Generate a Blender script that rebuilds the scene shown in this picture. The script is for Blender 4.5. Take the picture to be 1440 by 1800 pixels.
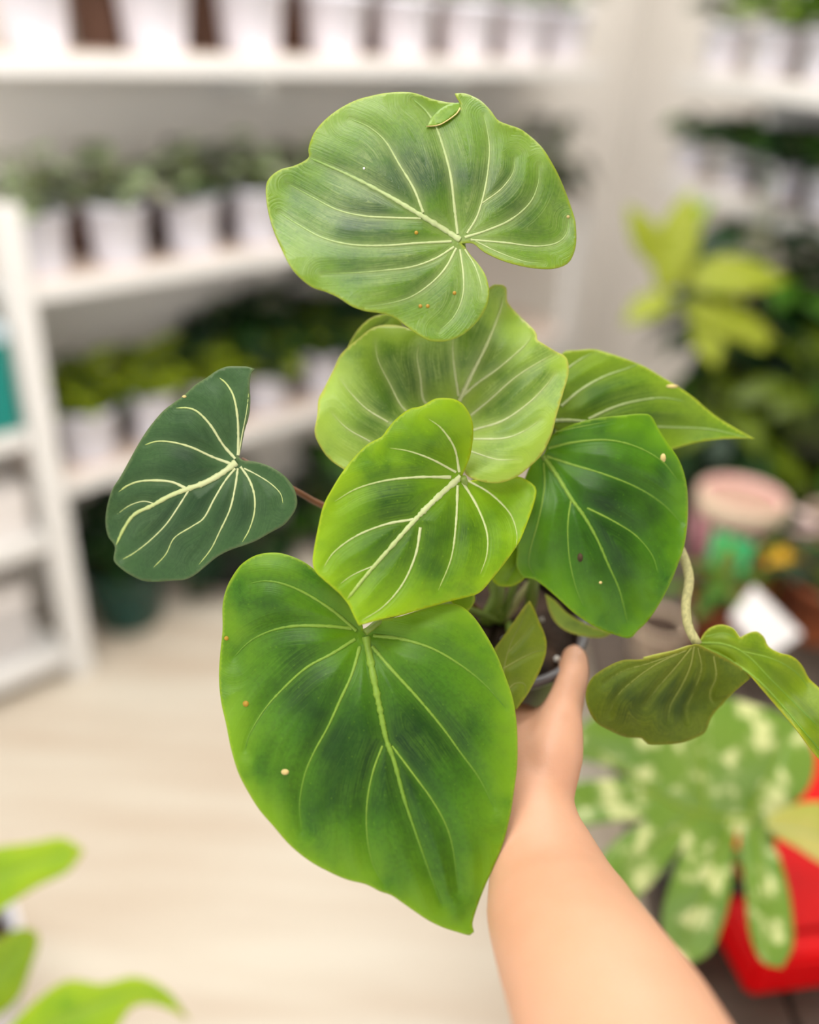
import bpy, math, random
import numpy as np
from math import sin, cos, radians, pi, sqrt
from mathutils import Vector, Matrix
from mathutils.geometry import delaunay_2d_cdt

for o in list(bpy.data.objects):
    bpy.data.objects.remove(o)
SC = bpy.context.scene
COL = SC.collection
rnd = random.Random(7)

# ------------------------------------------------------------------ camera
FPX = 1550.0                                  # focal length in pixels of the 1440x1800 frame
PITCH, ROLL = radians(29.2), radians(3.3)
CAM = np.array([0.0, 0.0, 1.6])
FW = np.array([0, cos(PITCH), -sin(PITCH)])
_r0 = np.array([1.0, 0, 0]); _u0 = np.cross(_r0, FW)
RT = cos(ROLL) * _r0 + sin(ROLL) * _u0
UP = -sin(ROLL) * _r0 + cos(ROLL) * _u0
cam_data = bpy.data.cameras.new('camera')
cam = bpy.data.objects.new('camera', cam_data); COL.objects.link(cam)
cam.matrix_world = Matrix(((RT[0], UP[0], -FW[0], CAM[0]), (RT[1], UP[1], -FW[1], CAM[1]),
                           (RT[2], UP[2], -FW[2], CAM[2]), (0, 0, 0, 1)))
cam_data.sensor_fit = 'VERTICAL'; cam_data.sensor_height = 36.0
cam_data.lens = 36.0 * FPX / 1800.0
cam_data.clip_start = 0.02; cam_data.clip_end = 60
cam_data.dof.use_dof = True
cam_data.dof.focus_distance = 0.565
cam_data.dof.aperture_fstop = 1.32
SC.camera = cam

# ------------------------------------------------------------------ world, lamps, exposure
w = bpy.data.worlds.new('daylight'); SC.world = w; w.use_nodes = True
w.node_tree.nodes['Background'].inputs[0].default_value = (0.985, 0.985, 1.0, 1)
w.node_tree.nodes['Background'].inputs[1].default_value = 1.22
def area(name, loc, size, power, target, color=(1, 0.985, 0.965)):
    d = bpy.data.lights.new(name, 'AREA'); d.shape = 'RECTANGLE'; d.size, d.size_y = size
    d.energy = power; d.color = color
    o = bpy.data.objects.new(name, d); COL.objects.link(o); o.location = loc
    o.rotation_euler = (Vector(target) - Vector(loc)).to_track_quat('-Z', 'Y').to_euler()
    return o
area('unseen_ceiling_lamp', (-0.1, 1.2, 2.72), (1.3, 0.6), 15, (-0.1, 1.201, 0))
area('unseen_ceiling_lamp', (0.55, 2.4, 2.72), (1.0, 0.5), 15, (0.55, 2.401, 0))
area('unseen_ceiling_lamp', (-0.55, 0.1, 2.72), (1.0, 0.5), 14, (-0.55, 0.101, 0))  # out-of-view lamp, added here to put a sheen on the top leaf
SC.view_settings.view_transform = 'Standard'
SC.view_settings.look = 'None'
SC.view_settings.gamma = 1.0
SC.view_settings.use_curve_mapping = False
SC.view_settings.exposure = 0.72

# ------------------------------------------------------------------ helpers
def srgb(r, g, b):
    f = lambda c: (c / 255 / 12.92) if c / 255 <= 0.04045 else ((c / 255 + 0.055) / 1.055) ** 2.4
    return (f(r), f(g), f(b), 1.0)

def at(x, y, d):
    """world point seen at photo pixel (x, y) at distance d along the view axis"""
    return CAM + d * (FW + RT * ((x - 720) / FPX) - UP * ((y - 900) / FPX))

def at_n(xy, d):
    xy = np.asarray(xy, float); d = np.asarray(d, float)[:, None]
    return CAM + d * (FW + RT * ((xy[:, :1] - 720) / FPX) - UP * ((xy[:, 1:2] - 900) / FPX))

def on_z(x, y, z):
    r = at(x, y, 1.0) - CAM
    return CAM + r * ((z - CAM[2]) / r[2])

def mesh(name, verts, faces, mat=None, smooth=True):
    m = bpy.data.meshes.new(name)
    m.from_pydata([tuple(map(float, v)) for v in verts], [], [tuple(map(int, f)) for f in faces])
    m.update()
    if smooth:
        m.polygons.foreach_set('use_smooth', [True] * len(m.polygons))
    if mat:
        m.materials.append(mat)
    return m

def link(name, me, parent=None, loc=None):
    o = bpy.data.objects.new(name, me); COL.objects.link(o)
    if parent is not None:
        o.parent = parent
    if loc is not None:
        o.location = tuple(loc)
    return o

def thing(name, label, cat, loc=(0, 0, 0), group=None, rz=0):
    o = bpy.data.objects.new(name, None); COL.objects.link(o)
    o.location = tuple(loc); o.rotation_euler = (0, 0, rz); o.empty_display_size = 0.05
    tag(o, label, cat, group)
    return o

def tag(o, label, cat, group=None):
    o['label'] = label; o['category'] = cat
    if group:
        o['group'] = group
    return o

def structure(o):
    o['kind'] = 'structure'; return o

def wchild(name, me, parent):
    """child whose mesh is given in world coordinates"""
    o = link(name, me, parent)
    o.matrix_parent_inverse = Matrix.Translation(-Vector(parent.location)) if parent.parent is None else parent.matrix_parent_inverse.copy()
    return o

def box_geo(x0, x1, y0, y1, z0, z1, bev=0.0):
    if bev <= 0:
        v = [(x, y, z) for z in (z0, z1) for y in (y0, y1) for x in (x0, x1)]
        f = [(0, 2, 3, 1), (4, 5, 7, 6), (0, 1, 5, 4), (2, 6, 7, 3), (0, 4, 6, 2), (1, 3, 7, 5)]
        return v, f
    import bmesh
    bm = bmesh.new(); v, f = box_geo(x0, x1, y0, y1, z0, z1)
    vs = [bm.verts.new(p) for p in v]
    for q in f:
        bm.faces.new([vs[i] for i in q])
    bmesh.ops.bevel(bm, geom=list(bm.edges), offset=bev, segments=2, affect='EDGES')
    bm.verts.index_update()
    V = [tuple(p.co) for p in bm.verts]; Fc = [[p.index for p in q.verts] for q in bm.faces]
    bm.free()
    return V, Fc

def lathe_geo(prof, n=28):
    v = []; f = []
    for r, z in prof:
        for k in range(n):
            a = 2 * pi * k / n
            v.append((r * cos(a), r * sin(a), z))
    for i in range(len(prof) - 1):
        for k in range(n):
            f.append((i * n + k, i * n + (k + 1) % n, (i + 1) * n + (k + 1) % n, (i + 1) * n + k))
    return v, f

def catmull(P, n):
    P = np.asarray(P, float)
    if len(P) < 3:
        t = np.linspace(0, 1, n)[:, None]
        return P[0] * (1 - t) + P[-1] * t
    Q = np.vstack([2 * P[0] - P[1], P, 2 * P[-1] - P[-2]])
    out = []
    seg = len(P) - 1
    for t in np.linspace(0, seg, n):
        i = min(int(t), seg - 1); u = t - i
        a, b, c, d = Q[i], Q[i + 1], Q[i + 2], Q[i + 3]
        out.append(0.5 * ((2 * b) + (-a + c) * u + (2 * a - 5 * b + 4 * c - d) * u * u + (-a + 3 * b - 3 * c + d) * u ** 3))
    return np.array(out)

def tube_geo(P, R, n=10, caps=True, flat=(1, 1), ref=None):
    P = np.asarray(P, float); v = []; f = []
    T = np.gradient(P, axis=0); T /= np.linalg.norm(T, axis=1)[:, None] + 1e-12
    r = np.array(ref if ref is not None else (0.3, 0.2, 0.93), float)
    for i, p in enumerate(P):
        a = np.cross(T[i], r)
        if np.linalg.norm(a) < 1e-4:
            a = np.cross(T[i], (1, 0, 0))
        a /= np.linalg.norm(a); b = np.cross(T[i], a)
        for k in range(n):
            t = 2 * pi * k / n
            v.append(p + R[i] * (flat[0] * cos(t) * a + flat[1] * sin(t) * b))
        r = -np.cross(T[i], a) if ref is None else r
        if ref is None:
            r = b
            # keep the frame turning smoothly
            r = np.cross(a, T[i])
    m = len(P)
    for i in range(m - 1):
        for k in range(n):
            f.append((i * n + k, i * n + (k + 1) % n, (i + 1) * n + (k + 1) % n, (i + 1) * n + k))
    if caps:
        v.append(P[0]); v.append(P[-1])
        for k in range(n):
            f.append((m * n, (k + 1) % n, k)); f.append((m * n + 1, (m - 1) * n + k, (m - 1) * n + (k + 1) % n))
    return v, f

def merge(*geos):
    V = []; Fc = []
    for v, f in geos:
        o = len(V); V += [tuple(p) for p in v]; Fc += [tuple(i + o for i in q) for q in f]
    return V, Fc

# ------------------------------------------------------------------ materials
def new_mat(name):
    m = bpy.data.materials.new(name); m.use_nodes = True
    nt = m.node_tree
    return m, nt, nt.nodes['Principled BSDF'], nt.nodes, nt.links

def mat_plain(name, rgb, rough=0.5, var=0.12, scale=8.0, spec=0.5, bump=0.0, bscale=60, stretch=(1, 1, 1), rgb2=None, sss=0.0):
    m, nt, b, N, L = new_mat(name)
    tc = N.new('ShaderNodeTexCoord'); mp = N.new('ShaderNodeMapping'); mp.inputs['Scale'].default_value = stretch
    L.new(tc.outputs['Object'], mp.inputs[0])
    nz = N.new('ShaderNodeTexNoise'); nz.inputs['Scale'].default_value = scale; nz.inputs['Detail'].default_value = 4
    L.new(mp.outputs[0], nz.inputs['Vector'])
    mx = N.new('ShaderNodeMix'); mx.data_type = 'RGBA'
    c = srgb(*rgb)
    if rgb2:
        mx.inputs[6].default_value = c; mx.inputs[7].default_value = srgb(*rgb2)
    else:
        mx.inputs[6].default_value = tuple(k * (1 - var) for k in c[:3]) + (1,)
        mx.inputs[7].default_value = tuple(min(1, k * (1 + var)) for k in c[:3]) + (1,)
    rp = N.new('ShaderNodeMapRange'); rp.inputs[1].default_value = 0.3; rp.inputs[2].default_value = 0.7
    L.new(nz.outputs[0], rp.inputs[0]); L.new(rp.outputs[0], mx.inputs[0])
    L.new(mx.outputs[2], b.inputs['Base Color'])
    b.inputs['Roughness'].default_value = rough
    b.inputs['Specular IOR Level'].default_value = spec
    if sss > 0:
        b.inputs['Subsurface Weight'].default_value = sss
        b.inputs['Subsurface Radius'].default_value = (0.012, 0.005, 0.003)
        b.inputs['Subsurface Scale'].default_value = 1.0
    if bump > 0:
        n2 = N.new('ShaderNodeTexNoise'); n2.inputs['Scale'].default_value = bscale; n2.inputs['Detail'].default_value = 5
        L.new(mp.outputs[0], n2.inputs['Vector'])
        bp = N.new('ShaderNodeBump'); bp.inputs['Strength'].default_value = bump; bp.inputs['Distance'].default_value = 0.003
        L.new(n2.outputs[0], bp.inputs['Height']); L.new(bp.outputs[0], b.inputs['Normal'])
    return m

def mat_foliage(name, rgb, rgb2, rough=0.45, scale=14.0, trans=0.18, midrib=None):
    """background leaf: two tones mottled along the blade"""
    m, nt, b, N, L = new_mat(name)
    tc = N.new('ShaderNodeTexCoord')
    oi = N.new('ShaderNodeObjectInfo')
    ad = N.new('ShaderNodeVectorMath'); ad.operation = 'ADD'
    sc_ = N.new('ShaderNodeVectorMath'); sc_.operation = 'SCALE'
    L.new(oi.outputs['Location'], sc_.inputs[0]); sc_.inputs['Scale'].default_value = 7.0
    L.new(tc.outputs['Object'], ad.inputs[0]); L.new(sc_.outputs[0], ad.inputs[1])
    nz = N.new('ShaderNodeTexNoise'); nz.inputs['Scale'].default_value = scale; nz.inputs['Detail'].default_value = 3
    L.new(ad.outputs[0], nz.inputs['Vector'])
    rp = N.new('ShaderNodeMapRange'); rp.inputs[1].default_value = 0.4; rp.inputs[2].default_value = 0.62
    L.new(nz.outputs[0], rp.inputs[0])
    mx = N.new('ShaderNodeMix'); mx.data_type = 'RGBA'
    dim = lambda c: tuple(k * 0.74 for k in c[:3]) + (1.0,)
    mx.inputs[6].default_value = dim(srgb(*rgb)); mx.inputs[7].default_value = dim(srgb(*rgb2))
    L.new(rp.outputs[0], mx.inputs[0]); L.new(mx.outputs[2], b.inputs['Base Color'])
    b.inputs['Roughness'].default_value = rough; b.inputs['Specular IOR Level'].default_value = 0.3
    tr = N.new('ShaderNodeBsdfTranslucent'); L.new(mx.outputs[2], tr.inputs[0])
    ms = N.new('ShaderNodeMixShader'); ms.inputs[0].default_value = trans
    L.new(b.outputs[0], ms.inputs[1]); L.new(tr.outputs[0], ms.inputs[2])
    L.new(ms.outputs[0], N['Material Output'].inputs[0])
    return m

def mat_blade(name, dark, mid, edge, halo, rough=0.42, spec=0.5, streak=0.35, yellow=0.5, trans=0.15, patch=9.0, bump=0.25, coat=0.0):
    """velvety leaf blade: dark between the veins, paler along veins and margin, fine striae that follow the veins and carry a painted sheen"""
    m, nt, b, N, L = new_mat(name)
    srgb = lambda r_, g_, b_: tuple(k * 0.64 for k in globals()['srgb'](r_, g_, b_)[:3]) + (1.0,)
    def attr(n):
        a = N.new('ShaderNodeAttribute'); a.attribute_name = n; return a.outputs['Fac']
    def mixc(fac, a, bb):
        x = N.new('ShaderNodeMix'); x.data_type = 'RGBA'
        L.new(fac, x.inputs[0])
        for i, s in ((6, a), (7, bb)):
            if isinstance(s, tuple):
                x.inputs[i].default_value = s
            else:
                L.new(s, x.inputs[i])
        return x.outputs[2]
    def mul(a, k):
        x = N.new('ShaderNodeMath'); x.operation = 'MULTIPLY'
        for i, s in ((0, a), (1, k)):
            if isinstance(s, (int, float)):
                x.inputs[i].default_value = s
            else:
                L.new(s, x.inputs[i])
        return x.outputs[0]
    def rng(a, lo, hi):
        x = N.new('ShaderNodeMapRange'); x.interpolation_type = 'SMOOTHSTEP'
        x.inputs[1].default_value = lo; x.inputs[2].default_value = hi; L.new(a, x.inputs[0]); return x.outputs[0]
    tc = N.new('ShaderNodeTexCoord')
    n1 = N.new('ShaderNodeTexNoise'); n1.inputs['Scale'].default_value = patch; n1.inputs['Detail'].default_value = 3
    n1.noise_dimensions = '3D'
    sc_ = N.new('ShaderNodeVectorMath'); sc_.operation = 'SCALE'; sc_.inputs['Scale'].default_value = 3.0
    L.new(tc.outputs['Object'], sc_.inputs[0]); L.new(sc_.outputs[0], n1.inputs['Vector'])
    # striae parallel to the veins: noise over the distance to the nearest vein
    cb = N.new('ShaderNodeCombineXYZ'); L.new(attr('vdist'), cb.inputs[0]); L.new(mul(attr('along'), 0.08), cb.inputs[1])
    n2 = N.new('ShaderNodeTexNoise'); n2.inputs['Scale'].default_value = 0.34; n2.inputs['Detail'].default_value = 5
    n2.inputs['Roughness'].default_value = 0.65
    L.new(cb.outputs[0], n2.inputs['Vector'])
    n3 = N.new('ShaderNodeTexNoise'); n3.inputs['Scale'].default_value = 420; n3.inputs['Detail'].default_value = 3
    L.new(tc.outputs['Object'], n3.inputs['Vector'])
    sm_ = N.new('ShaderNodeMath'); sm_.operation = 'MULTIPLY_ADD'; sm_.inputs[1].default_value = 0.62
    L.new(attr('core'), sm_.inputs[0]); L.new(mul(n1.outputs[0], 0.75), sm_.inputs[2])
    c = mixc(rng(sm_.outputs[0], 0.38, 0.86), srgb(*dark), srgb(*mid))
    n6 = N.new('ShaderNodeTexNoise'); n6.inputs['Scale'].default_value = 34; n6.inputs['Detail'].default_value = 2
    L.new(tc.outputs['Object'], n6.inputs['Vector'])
    c = mixc(mul(mul(rng(n2.outputs[0], 0.35, 0.75), rng(n6.outputs[0], 0.38, 0.62)), streak * 1.6), c, srgb(*halo))  # pale streaks along the striae, made patchy to paint sheen into the colour
    cb2 = N.new('ShaderNodeCombineXYZ'); L.new(attr('vdist'), cb2.inputs[0]); L.new(mul(attr('along'), 0.12), cb2.inputs[1])
    n4 = N.new('ShaderNodeTexNoise'); n4.inputs['Scale'].default_value = 1.1; n4.inputs['Detail'].default_value = 3
    L.new(cb2.outputs[0], n4.inputs['Vector'])
    c = mixc(mul(rng(n4.outputs[0], 0.45, 0.7), 0.22), c, srgb(*halo))
    c = mixc(mul(rng(n3.outputs[0], 0.42, 0.66), 0.3), c, srgb(*dark))
    n5 = N.new('ShaderNodeTexVoronoi'); n5.inputs['Scale'].default_value = 210; L.new(tc.outputs['Object'], n5.inputs['Vector'])
    c = mixc(mul(rng(n5.outputs['Distance'], 0.16, 0.05), 0.28), c, srgb(*edge))
    c = mixc(mul(mul(attr('margin'), yellow), rng(n1.outputs[0], 0.2, 0.6)), c, srgb(*edge))
    c = mixc(mul(attr('halo'), 0.55), c, srgb(*halo))
    c = mixc(attr('rim'), c, srgb(min(edge[0] + 45, 235), min(edge[1] + 25, 225), edge[2] + 30))
    L.new(c, b.inputs['Base Color'])
    b.inputs['Roughness'].default_value = rough
    b.inputs['Specular IOR Level'].default_value = spec
    
    bp = N.new('ShaderNodeBump'); bp.inputs['Strength'].default_value = bump; bp.inputs['Distance'].default_value = 0.0012
    L.new(n2.outputs[0], bp.inputs['Height']); L.new(bp.outputs[0], b.inputs['Normal'])
    tr = N.new('ShaderNodeBsdfTranslucent'); L.new(c, tr.inputs[0])
    ms = N.new('ShaderNodeMixShader'); ms.inputs[0].default_value = trans
    L.new(b.outputs[0], ms.inputs[1]); L.new(tr.outputs[0], ms.inputs[2])
    L.new(ms.outputs[0], N['Material Output'].inputs[0])
    return m

def mat_vein(name, rgb, rgb_end):
    m, nt, b, N, L = new_mat(name)
    a = N.new('ShaderNodeAttribute'); a.attribute_name = 'fade'
    tc = N.new('ShaderNodeTexCoord')
    nz = N.new('ShaderNodeTexNoise'); nz.inputs['Scale'].default_value = 600; nz.inputs['Detail'].default_value = 4
    L.new(tc.outputs['Object'], nz.inputs['Vector'])
    ad = N.new('ShaderNodeMath'); ad.operation = 'MULTIPLY_ADD'; ad.inputs[1].default_value = 0.5; ad.use_clamp = True
    L.new(nz.outputs[0], ad.inputs[0]); 
    sb = N.new('ShaderNodeMath'); sb.operation = 'SUBTRACT'; sb.inputs[1].default_value = 0.25
    L.new(a.outputs['Fac'], sb.inputs[0]); L.new(sb.outputs[0], ad.inputs[2])
    mx = N.new('ShaderNodeMix'); mx.data_type = 'RGBA'
    dim = lambda c: tuple(k * 0.66 for k in c[:3]) + (1.0,)
    mx.inputs[6].default_value = dim(srgb(*rgb)); mx.inputs[7].default_value = dim(srgb(*rgb_end))
    b.inputs['Specular IOR Level'].default_value = 0.3
    L.new(ad.outputs[0], mx.inputs[0]); L.new(mx.outputs[2], b.inputs['Base Color'])
    b.inputs['Roughness'].default_value = 0.5
    return m

M = {}
M['wall'] = mat_plain('wall_paint', (234, 229, 222), 0.8, 0.03, 2.0, bump=0.05)
M['ceiling'] = mat_plain('ceiling_paint', (235, 232, 228), 0.9, 0.03, 2.0)
M['white'] = mat_plain('white_laminate', (226, 224, 220), 0.45, 0.03, 3.0)
M['shelf_top'] = mat_plain('pale_wood_laminate', (226, 206, 192), 0.45, 0.07, 6.0, stretch=(1, 14, 1))
M['pot_white'] = mat_plain('white_pot_plastic', (238, 239, 250), 0.4, 0.03, 10.0)
M['pot_brown'] = mat_plain('brown_pot_plastic', (96, 68, 54), 0.5, 0.15, 10.0)
M['terracotta'] = mat_plain('terracotta', (158, 84, 44), 0.8, 0.2, 12.0, bump=0.2)
M['pot_black'] = mat_plain('black_pot_plastic', (26, 26, 28), 0.45, 0.2, 10.0)
M['pot_green'] = mat_plain('dark_green_glaze', (20, 62, 40), 0.3, 0.25, 6.0, rgb2=(16, 78, 72))
M['pot_pink'] = mat_plain('pink_ceramic', (214, 150, 158), 0.5, 0.08, 12.0, stretch=(6, 6, 0.3))
M['pot_blush'] = mat_plain('blush_ceramic', (232, 205, 200), 0.5, 0.06, 8.0)
M['pot_beige'] = mat_plain('beige_ceramic', (206, 184, 158), 0.6, 0.08, 8.0)
M['gravel'] = mat_plain('pinkish_gravel', (176, 142, 124), 0.9, 0.2, 60)
M['soil'] = mat_plain('potting_soil', (38, 27, 19), 0.95, 0.5, 60.0, bump=0.9, bscale=90, rgb2=(70, 50, 34))
M['perlite'] = mat_plain('perlite', (225, 222, 214), 0.9, 0.1, 80.0)
M['teal'] = mat_plain('teal_card', (0, 128, 118), 0.5, 0.06, 4.0)
M['paleblue'] = mat_plain('pale_blue_card', (186, 205, 212), 0.5, 0.04, 4.0)
M['card'] = mat_plain('white_card', (228, 222, 218), 0.6, 0.04, 5.0)
M['greycard'] = mat_plain('grey_card', (196, 192, 190), 0.6, 0.05, 5.0)
M['red'] = mat_plain('red_plastic', (204, 0, 5), 0.5, 0.06, 5.0, spec=0.2)
M['bench'] = mat_plain('dark_bench_wood', (66, 54, 44), 0.7, 0.25, 5.0, stretch=(1, 12, 1), bump=0.2)
M['tag_white'] = mat_plain('white_plant_tag', (232, 230, 228), 0.4, 0.02, 10)
M['green_card'] = mat_plain('green_printed_card', (26, 148, 84), 0.4, 0.05, 10)
M['lime_print'] = mat_plain('lime_print', (130, 190, 20), 0.4, 0.05, 10)
M['yellow_print'] = mat_plain('yellow_print', (214, 164, 12), 0.4, 0.08, 10)
M['stem'] = mat_plain('green_stem', (120, 140, 60), 0.5, 0.15, 30.0)
M['nursery'] = mat_plain('dark_nursery_pot', (52, 36, 32), 0.35, 0.2, 30.0)
M['nursery_rim'] = mat_plain('dark_nursery_rim', (92, 90, 92), 0.3, 0.15, 30.0)

# pale cream floor with faint long streaks
m, nt, b, N, L = new_mat('cream_floor')
tc = N.new('ShaderNodeTexCoord'); mp = N.new('ShaderNodeMapping')
mp.inputs['Rotation'].default_value = (0, 0, radians(-38)); mp.inputs['Scale'].default_value = (0.8, 7, 1)
L.new(tc.outputs['Object'], mp.inputs[0])
nz = N.new('ShaderNodeTexNoise'); nz.inputs['Scale'].default_value = 1.6; nz.inputs['Detail'].default_value = 4
L.new(mp.outputs[0], nz.inputs[0])
rp = N.new('ShaderNodeMapRange'); rp.inputs[1].default_value = 0.35; rp.inputs[2].default_value = 0.65
L.new(nz.outputs[0], rp.inputs[0])
mx = N.new('ShaderNodeMix'); mx.data_type = 'RGBA'
mx.inputs[6].default_value = srgb(202, 186, 166); mx.inputs[7].default_value = srgb(216, 207, 190)
L.new(rp.outputs[0], mx.inputs[0]); L.new(mx.outputs[2], b.inputs['Base Color']); b.inputs['Roughness'].default_value = 0.55
M['floor'] = m

# skin: warm forearm, pinker towards the fingers
m, nt, b, N, L = new_mat('skin')
tc = N.new('ShaderNodeTexCoord')
at_ = N.new('ShaderNodeAttribute'); at_.attribute_name = 'pink'
nz = N.new('ShaderNodeTexNoise'); nz.inputs['Scale'].default_value = 22; nz.inputs['Detail'].default_value = 4
L.new(tc.outputs['Object'], nz.inputs['Vector'])
mx = N.new('ShaderNodeMix'); mx.data_type = 'RGBA'
mx.inputs[6].default_value = srgb(194, 142, 110); mx.inputs[7].default_value = srgb(205, 159, 130)
L.new(nz.outputs[0], mx.inputs[0])
sx = N.new('ShaderNodeSeparateXYZ'); L.new(tc.outputs['Object'], sx.inputs[0])
rg = N.new('ShaderNodeMapRange'); rg.inputs[1].default_value = 0.27; rg.inputs[2].default_value = 0.47
L.new(sx.outputs[1], rg.inputs[0])
m2 = N.new('ShaderNodeMix'); m2.data_type = 'RGBA'; m2.inputs[7].default_value = srgb(194, 120, 102)
L.new(rg.outputs[0], m2.inputs[0]); L.new(mx.outputs[2], m2.inputs[6])
L.new(m2.outputs[2], b.inputs['Base Color'])
b.inputs['Roughness'].default_value = 0.5
b.inputs['Subsurface Weight'].default_value = 0.25; b.inputs['Subsurface Radius'].default_value = (0.01, 0.004, 0.002)
b.inputs['Subsurface Scale'].default_value = 0.6
n2 = N.new('ShaderNodeTexNoise'); n2.inputs['Scale'].default_value = 350; L.new(tc.outputs['Object'], n2.inputs['Vector'])
bp = N.new('ShaderNodeBump'); bp.inputs['Strength'].default_value = 0.12; bp.inputs['Distance'].default_value = 0.001
L.new(n2.outputs[0], bp.inputs['Height']); L.new(bp.outputs[0], b.inputs['Normal'])
M['skin'] = m
M['nail'] = mat_plain('fingernail', (236, 190, 172), 0.25, 0.05, 60)

# ------------------------------------------------------------------ the room
DA = np.array([sin(radians(44.6)), cos(radians(44.6)), 0.0])       # left shelving runs this way
NA = np.array([-DA[1], DA[0], 0.0])                                # and the wall lies this way behind it
BA = np.array([-0.860, 1.867, 0.0])
DB = np.array([sin(radians(-15)), cos(radians(-15)), 0.0])         # right shelving
NB = np.array([DB[1], -DB[0], 0.0])
BB = np.array([0.872, 2.526, 0.0])
def frame_matrix(o, x, y):
    return Matrix(((x[0], y[0], 0, o[0]), (x[1], y[1], 0, o[1]), (0, 0, 1, o[2]), (0, 0, 0, 1)))
MA = frame_matrix(BA, DA, NA)          # local x along the shelf, y to the wall
MB_ = frame_matrix(BB, -DB, -NB)       # right-handed: x towards the camera, y away from the wall
def LA(a, off, z): return BA + DA * a + NA * off + np.array([0, 0, z])
def LB(a, off, z): return BB + DB * a + NB * off + np.array([0, 0, z])

v, f = box_geo(-6, 6, -4, 8, -0.1, 0.0)
structure(link('floor', mesh('floor', v, f, M['floor'], False)))
v, f = box_geo(-6, 6, -4, 8, 2.8, 2.9)
structure(link('ceiling', mesh('ceiling', v, f, M['ceiling'], False)))
v, f = box_geo(-1.8, 2.75, 0.33, 0.43, 0, 2.8)
o = structure(link('wall_left', mesh('wall_left', v, f, M['wall'], False))); o.matrix_world = MA
# right wall: starts at the room's inner corner
v, f = box_geo(-1.65, 3.4, -0.44, -0.34, 0, 2.8)
o = structure(link('wall_right', mesh('wall_right', v, f, M['wall'], False))); o.matrix_world = MB_

# ------------------------------------------------------------------ shelving
def framed(name, label, cat, mtx):
    t = thing(name, label, cat); t.matrix_world = mtx; return t
def bx(name, parent, dims, mat, bev=0.004):
    v, f = box_geo(*dims, bev)
    return link(name, mesh(name, v, f, mat, False), parent)

sh = framed('wall_shelving', 'white wall shelving with three long boards of white pots', 'shelving', MA)
for z, x1, dep in ((1.503, 2.02, 0.325), (1.056, 2.1, 0.325), (0.575, 2.1, 0.325)):
    s_ = bx('shelf', sh, (-0.02, x1, 0.0, dep, z - 0.042, z - 0.003), M['white'])
    bx('shelf_top', s_, (-0.02, x1, 0.008, dep, z - 0.003, z), M['shelf_top'], 0.0)
for x in (0.0,):
    bx('post', sh, (x - 0.04, x + 0.018, -0.02, 0.03, 0, 1.225), M['white'])
bx('post', sh, (2.02, 2.07, 0.0, 0.05, 0, 1.05), M['white'])
for x in (0.7, 1.4):
    for z in (1.46, 1.013, 0.532):
        bx('bracket', sh, (x, x + 0.02, 0.06, 0.325, z - 0.05, z), M['white'], 0.003)

rk = framed('display_rack', 'white open rack left of the white post, holding boxes', 'rack', MA)
for z in (0.735, 0.455, 0.10):
    bx('shelf', rk, (-0.75, -0.042, -0.01, 0.308, z - 0.045, z), M['white'])
bx('post', rk, (-0.80, -0.752, -0.02, 0.03, 0, 1.225), M['white'])
bx('back_panel', rk, (-0.75, -0.042, 0.31, 0.325, 0.1, 1.22), M['greycard'], 0.0)

def box_thing(name, label, dims, mat, mtx, z, lidmat=None):
    t = framed(name, label, 'box', mtx @ Matrix.Translation((0, 0, z)))
    a0, a1, b0, b1, h = dims
    bx('carton', t, (a0, a1, b0, b1, 0, h), mat, 0.004)
    bx('lid', t, (a0 - 0.004, a1 + 0.004, b0 - 0.004, b1 + 0.004, h - 0.03, h + 0.004), lidmat or mat, 0.003)
    return t
box_thing('storage_box', 'teal box with pale blue lid on the left rack', (-0.33, -0.05, 0.0, 0.26, 0.24), M['teal'], MA, 0.735, M['paleblue'])
box_thing('storage_box', 'long low white box on the middle board of the left rack', (-0.42, -0.065, 0.02, 0.27, 0.12), M['card'], MA, 0.455)
box_thing('storage_box', 'pale grey box on the lowest board of the left rack', (-0.30, -0.10, 0.04, 0.26, 0.19), M['greycard'], MA, 0.10, M['card'])
box_thing('storage_box', 'white box on the lowest board of the left rack, farther left', (-0.62, -0.36, 0.04, 0.26, 0.16), M['card'], MA, 0.10)

rs = framed('wall_shelving', 'white wall shelving on the right with two boards of potted plants', 'shelving', MB_)
for z in (1.512, 1.222):
    s_ = bx('shelf', rs, (-0.50, 1.1, -0.31, 0.0, z - 0.052, z - 0.003), M['white'])
    bx('shelf_top', s_, (-0.50, 1.1, -0.31, -0.006, z - 0.003, z), M['shelf_top'], 0.0)
for x in (-0.1, 0.8):
    for z in (1.448, 1.163):
        bx('bracket', rs, (x, x + 0.02, -0.31, -0.05, z - 0.05, z), M['white'], 0.003)

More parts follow.
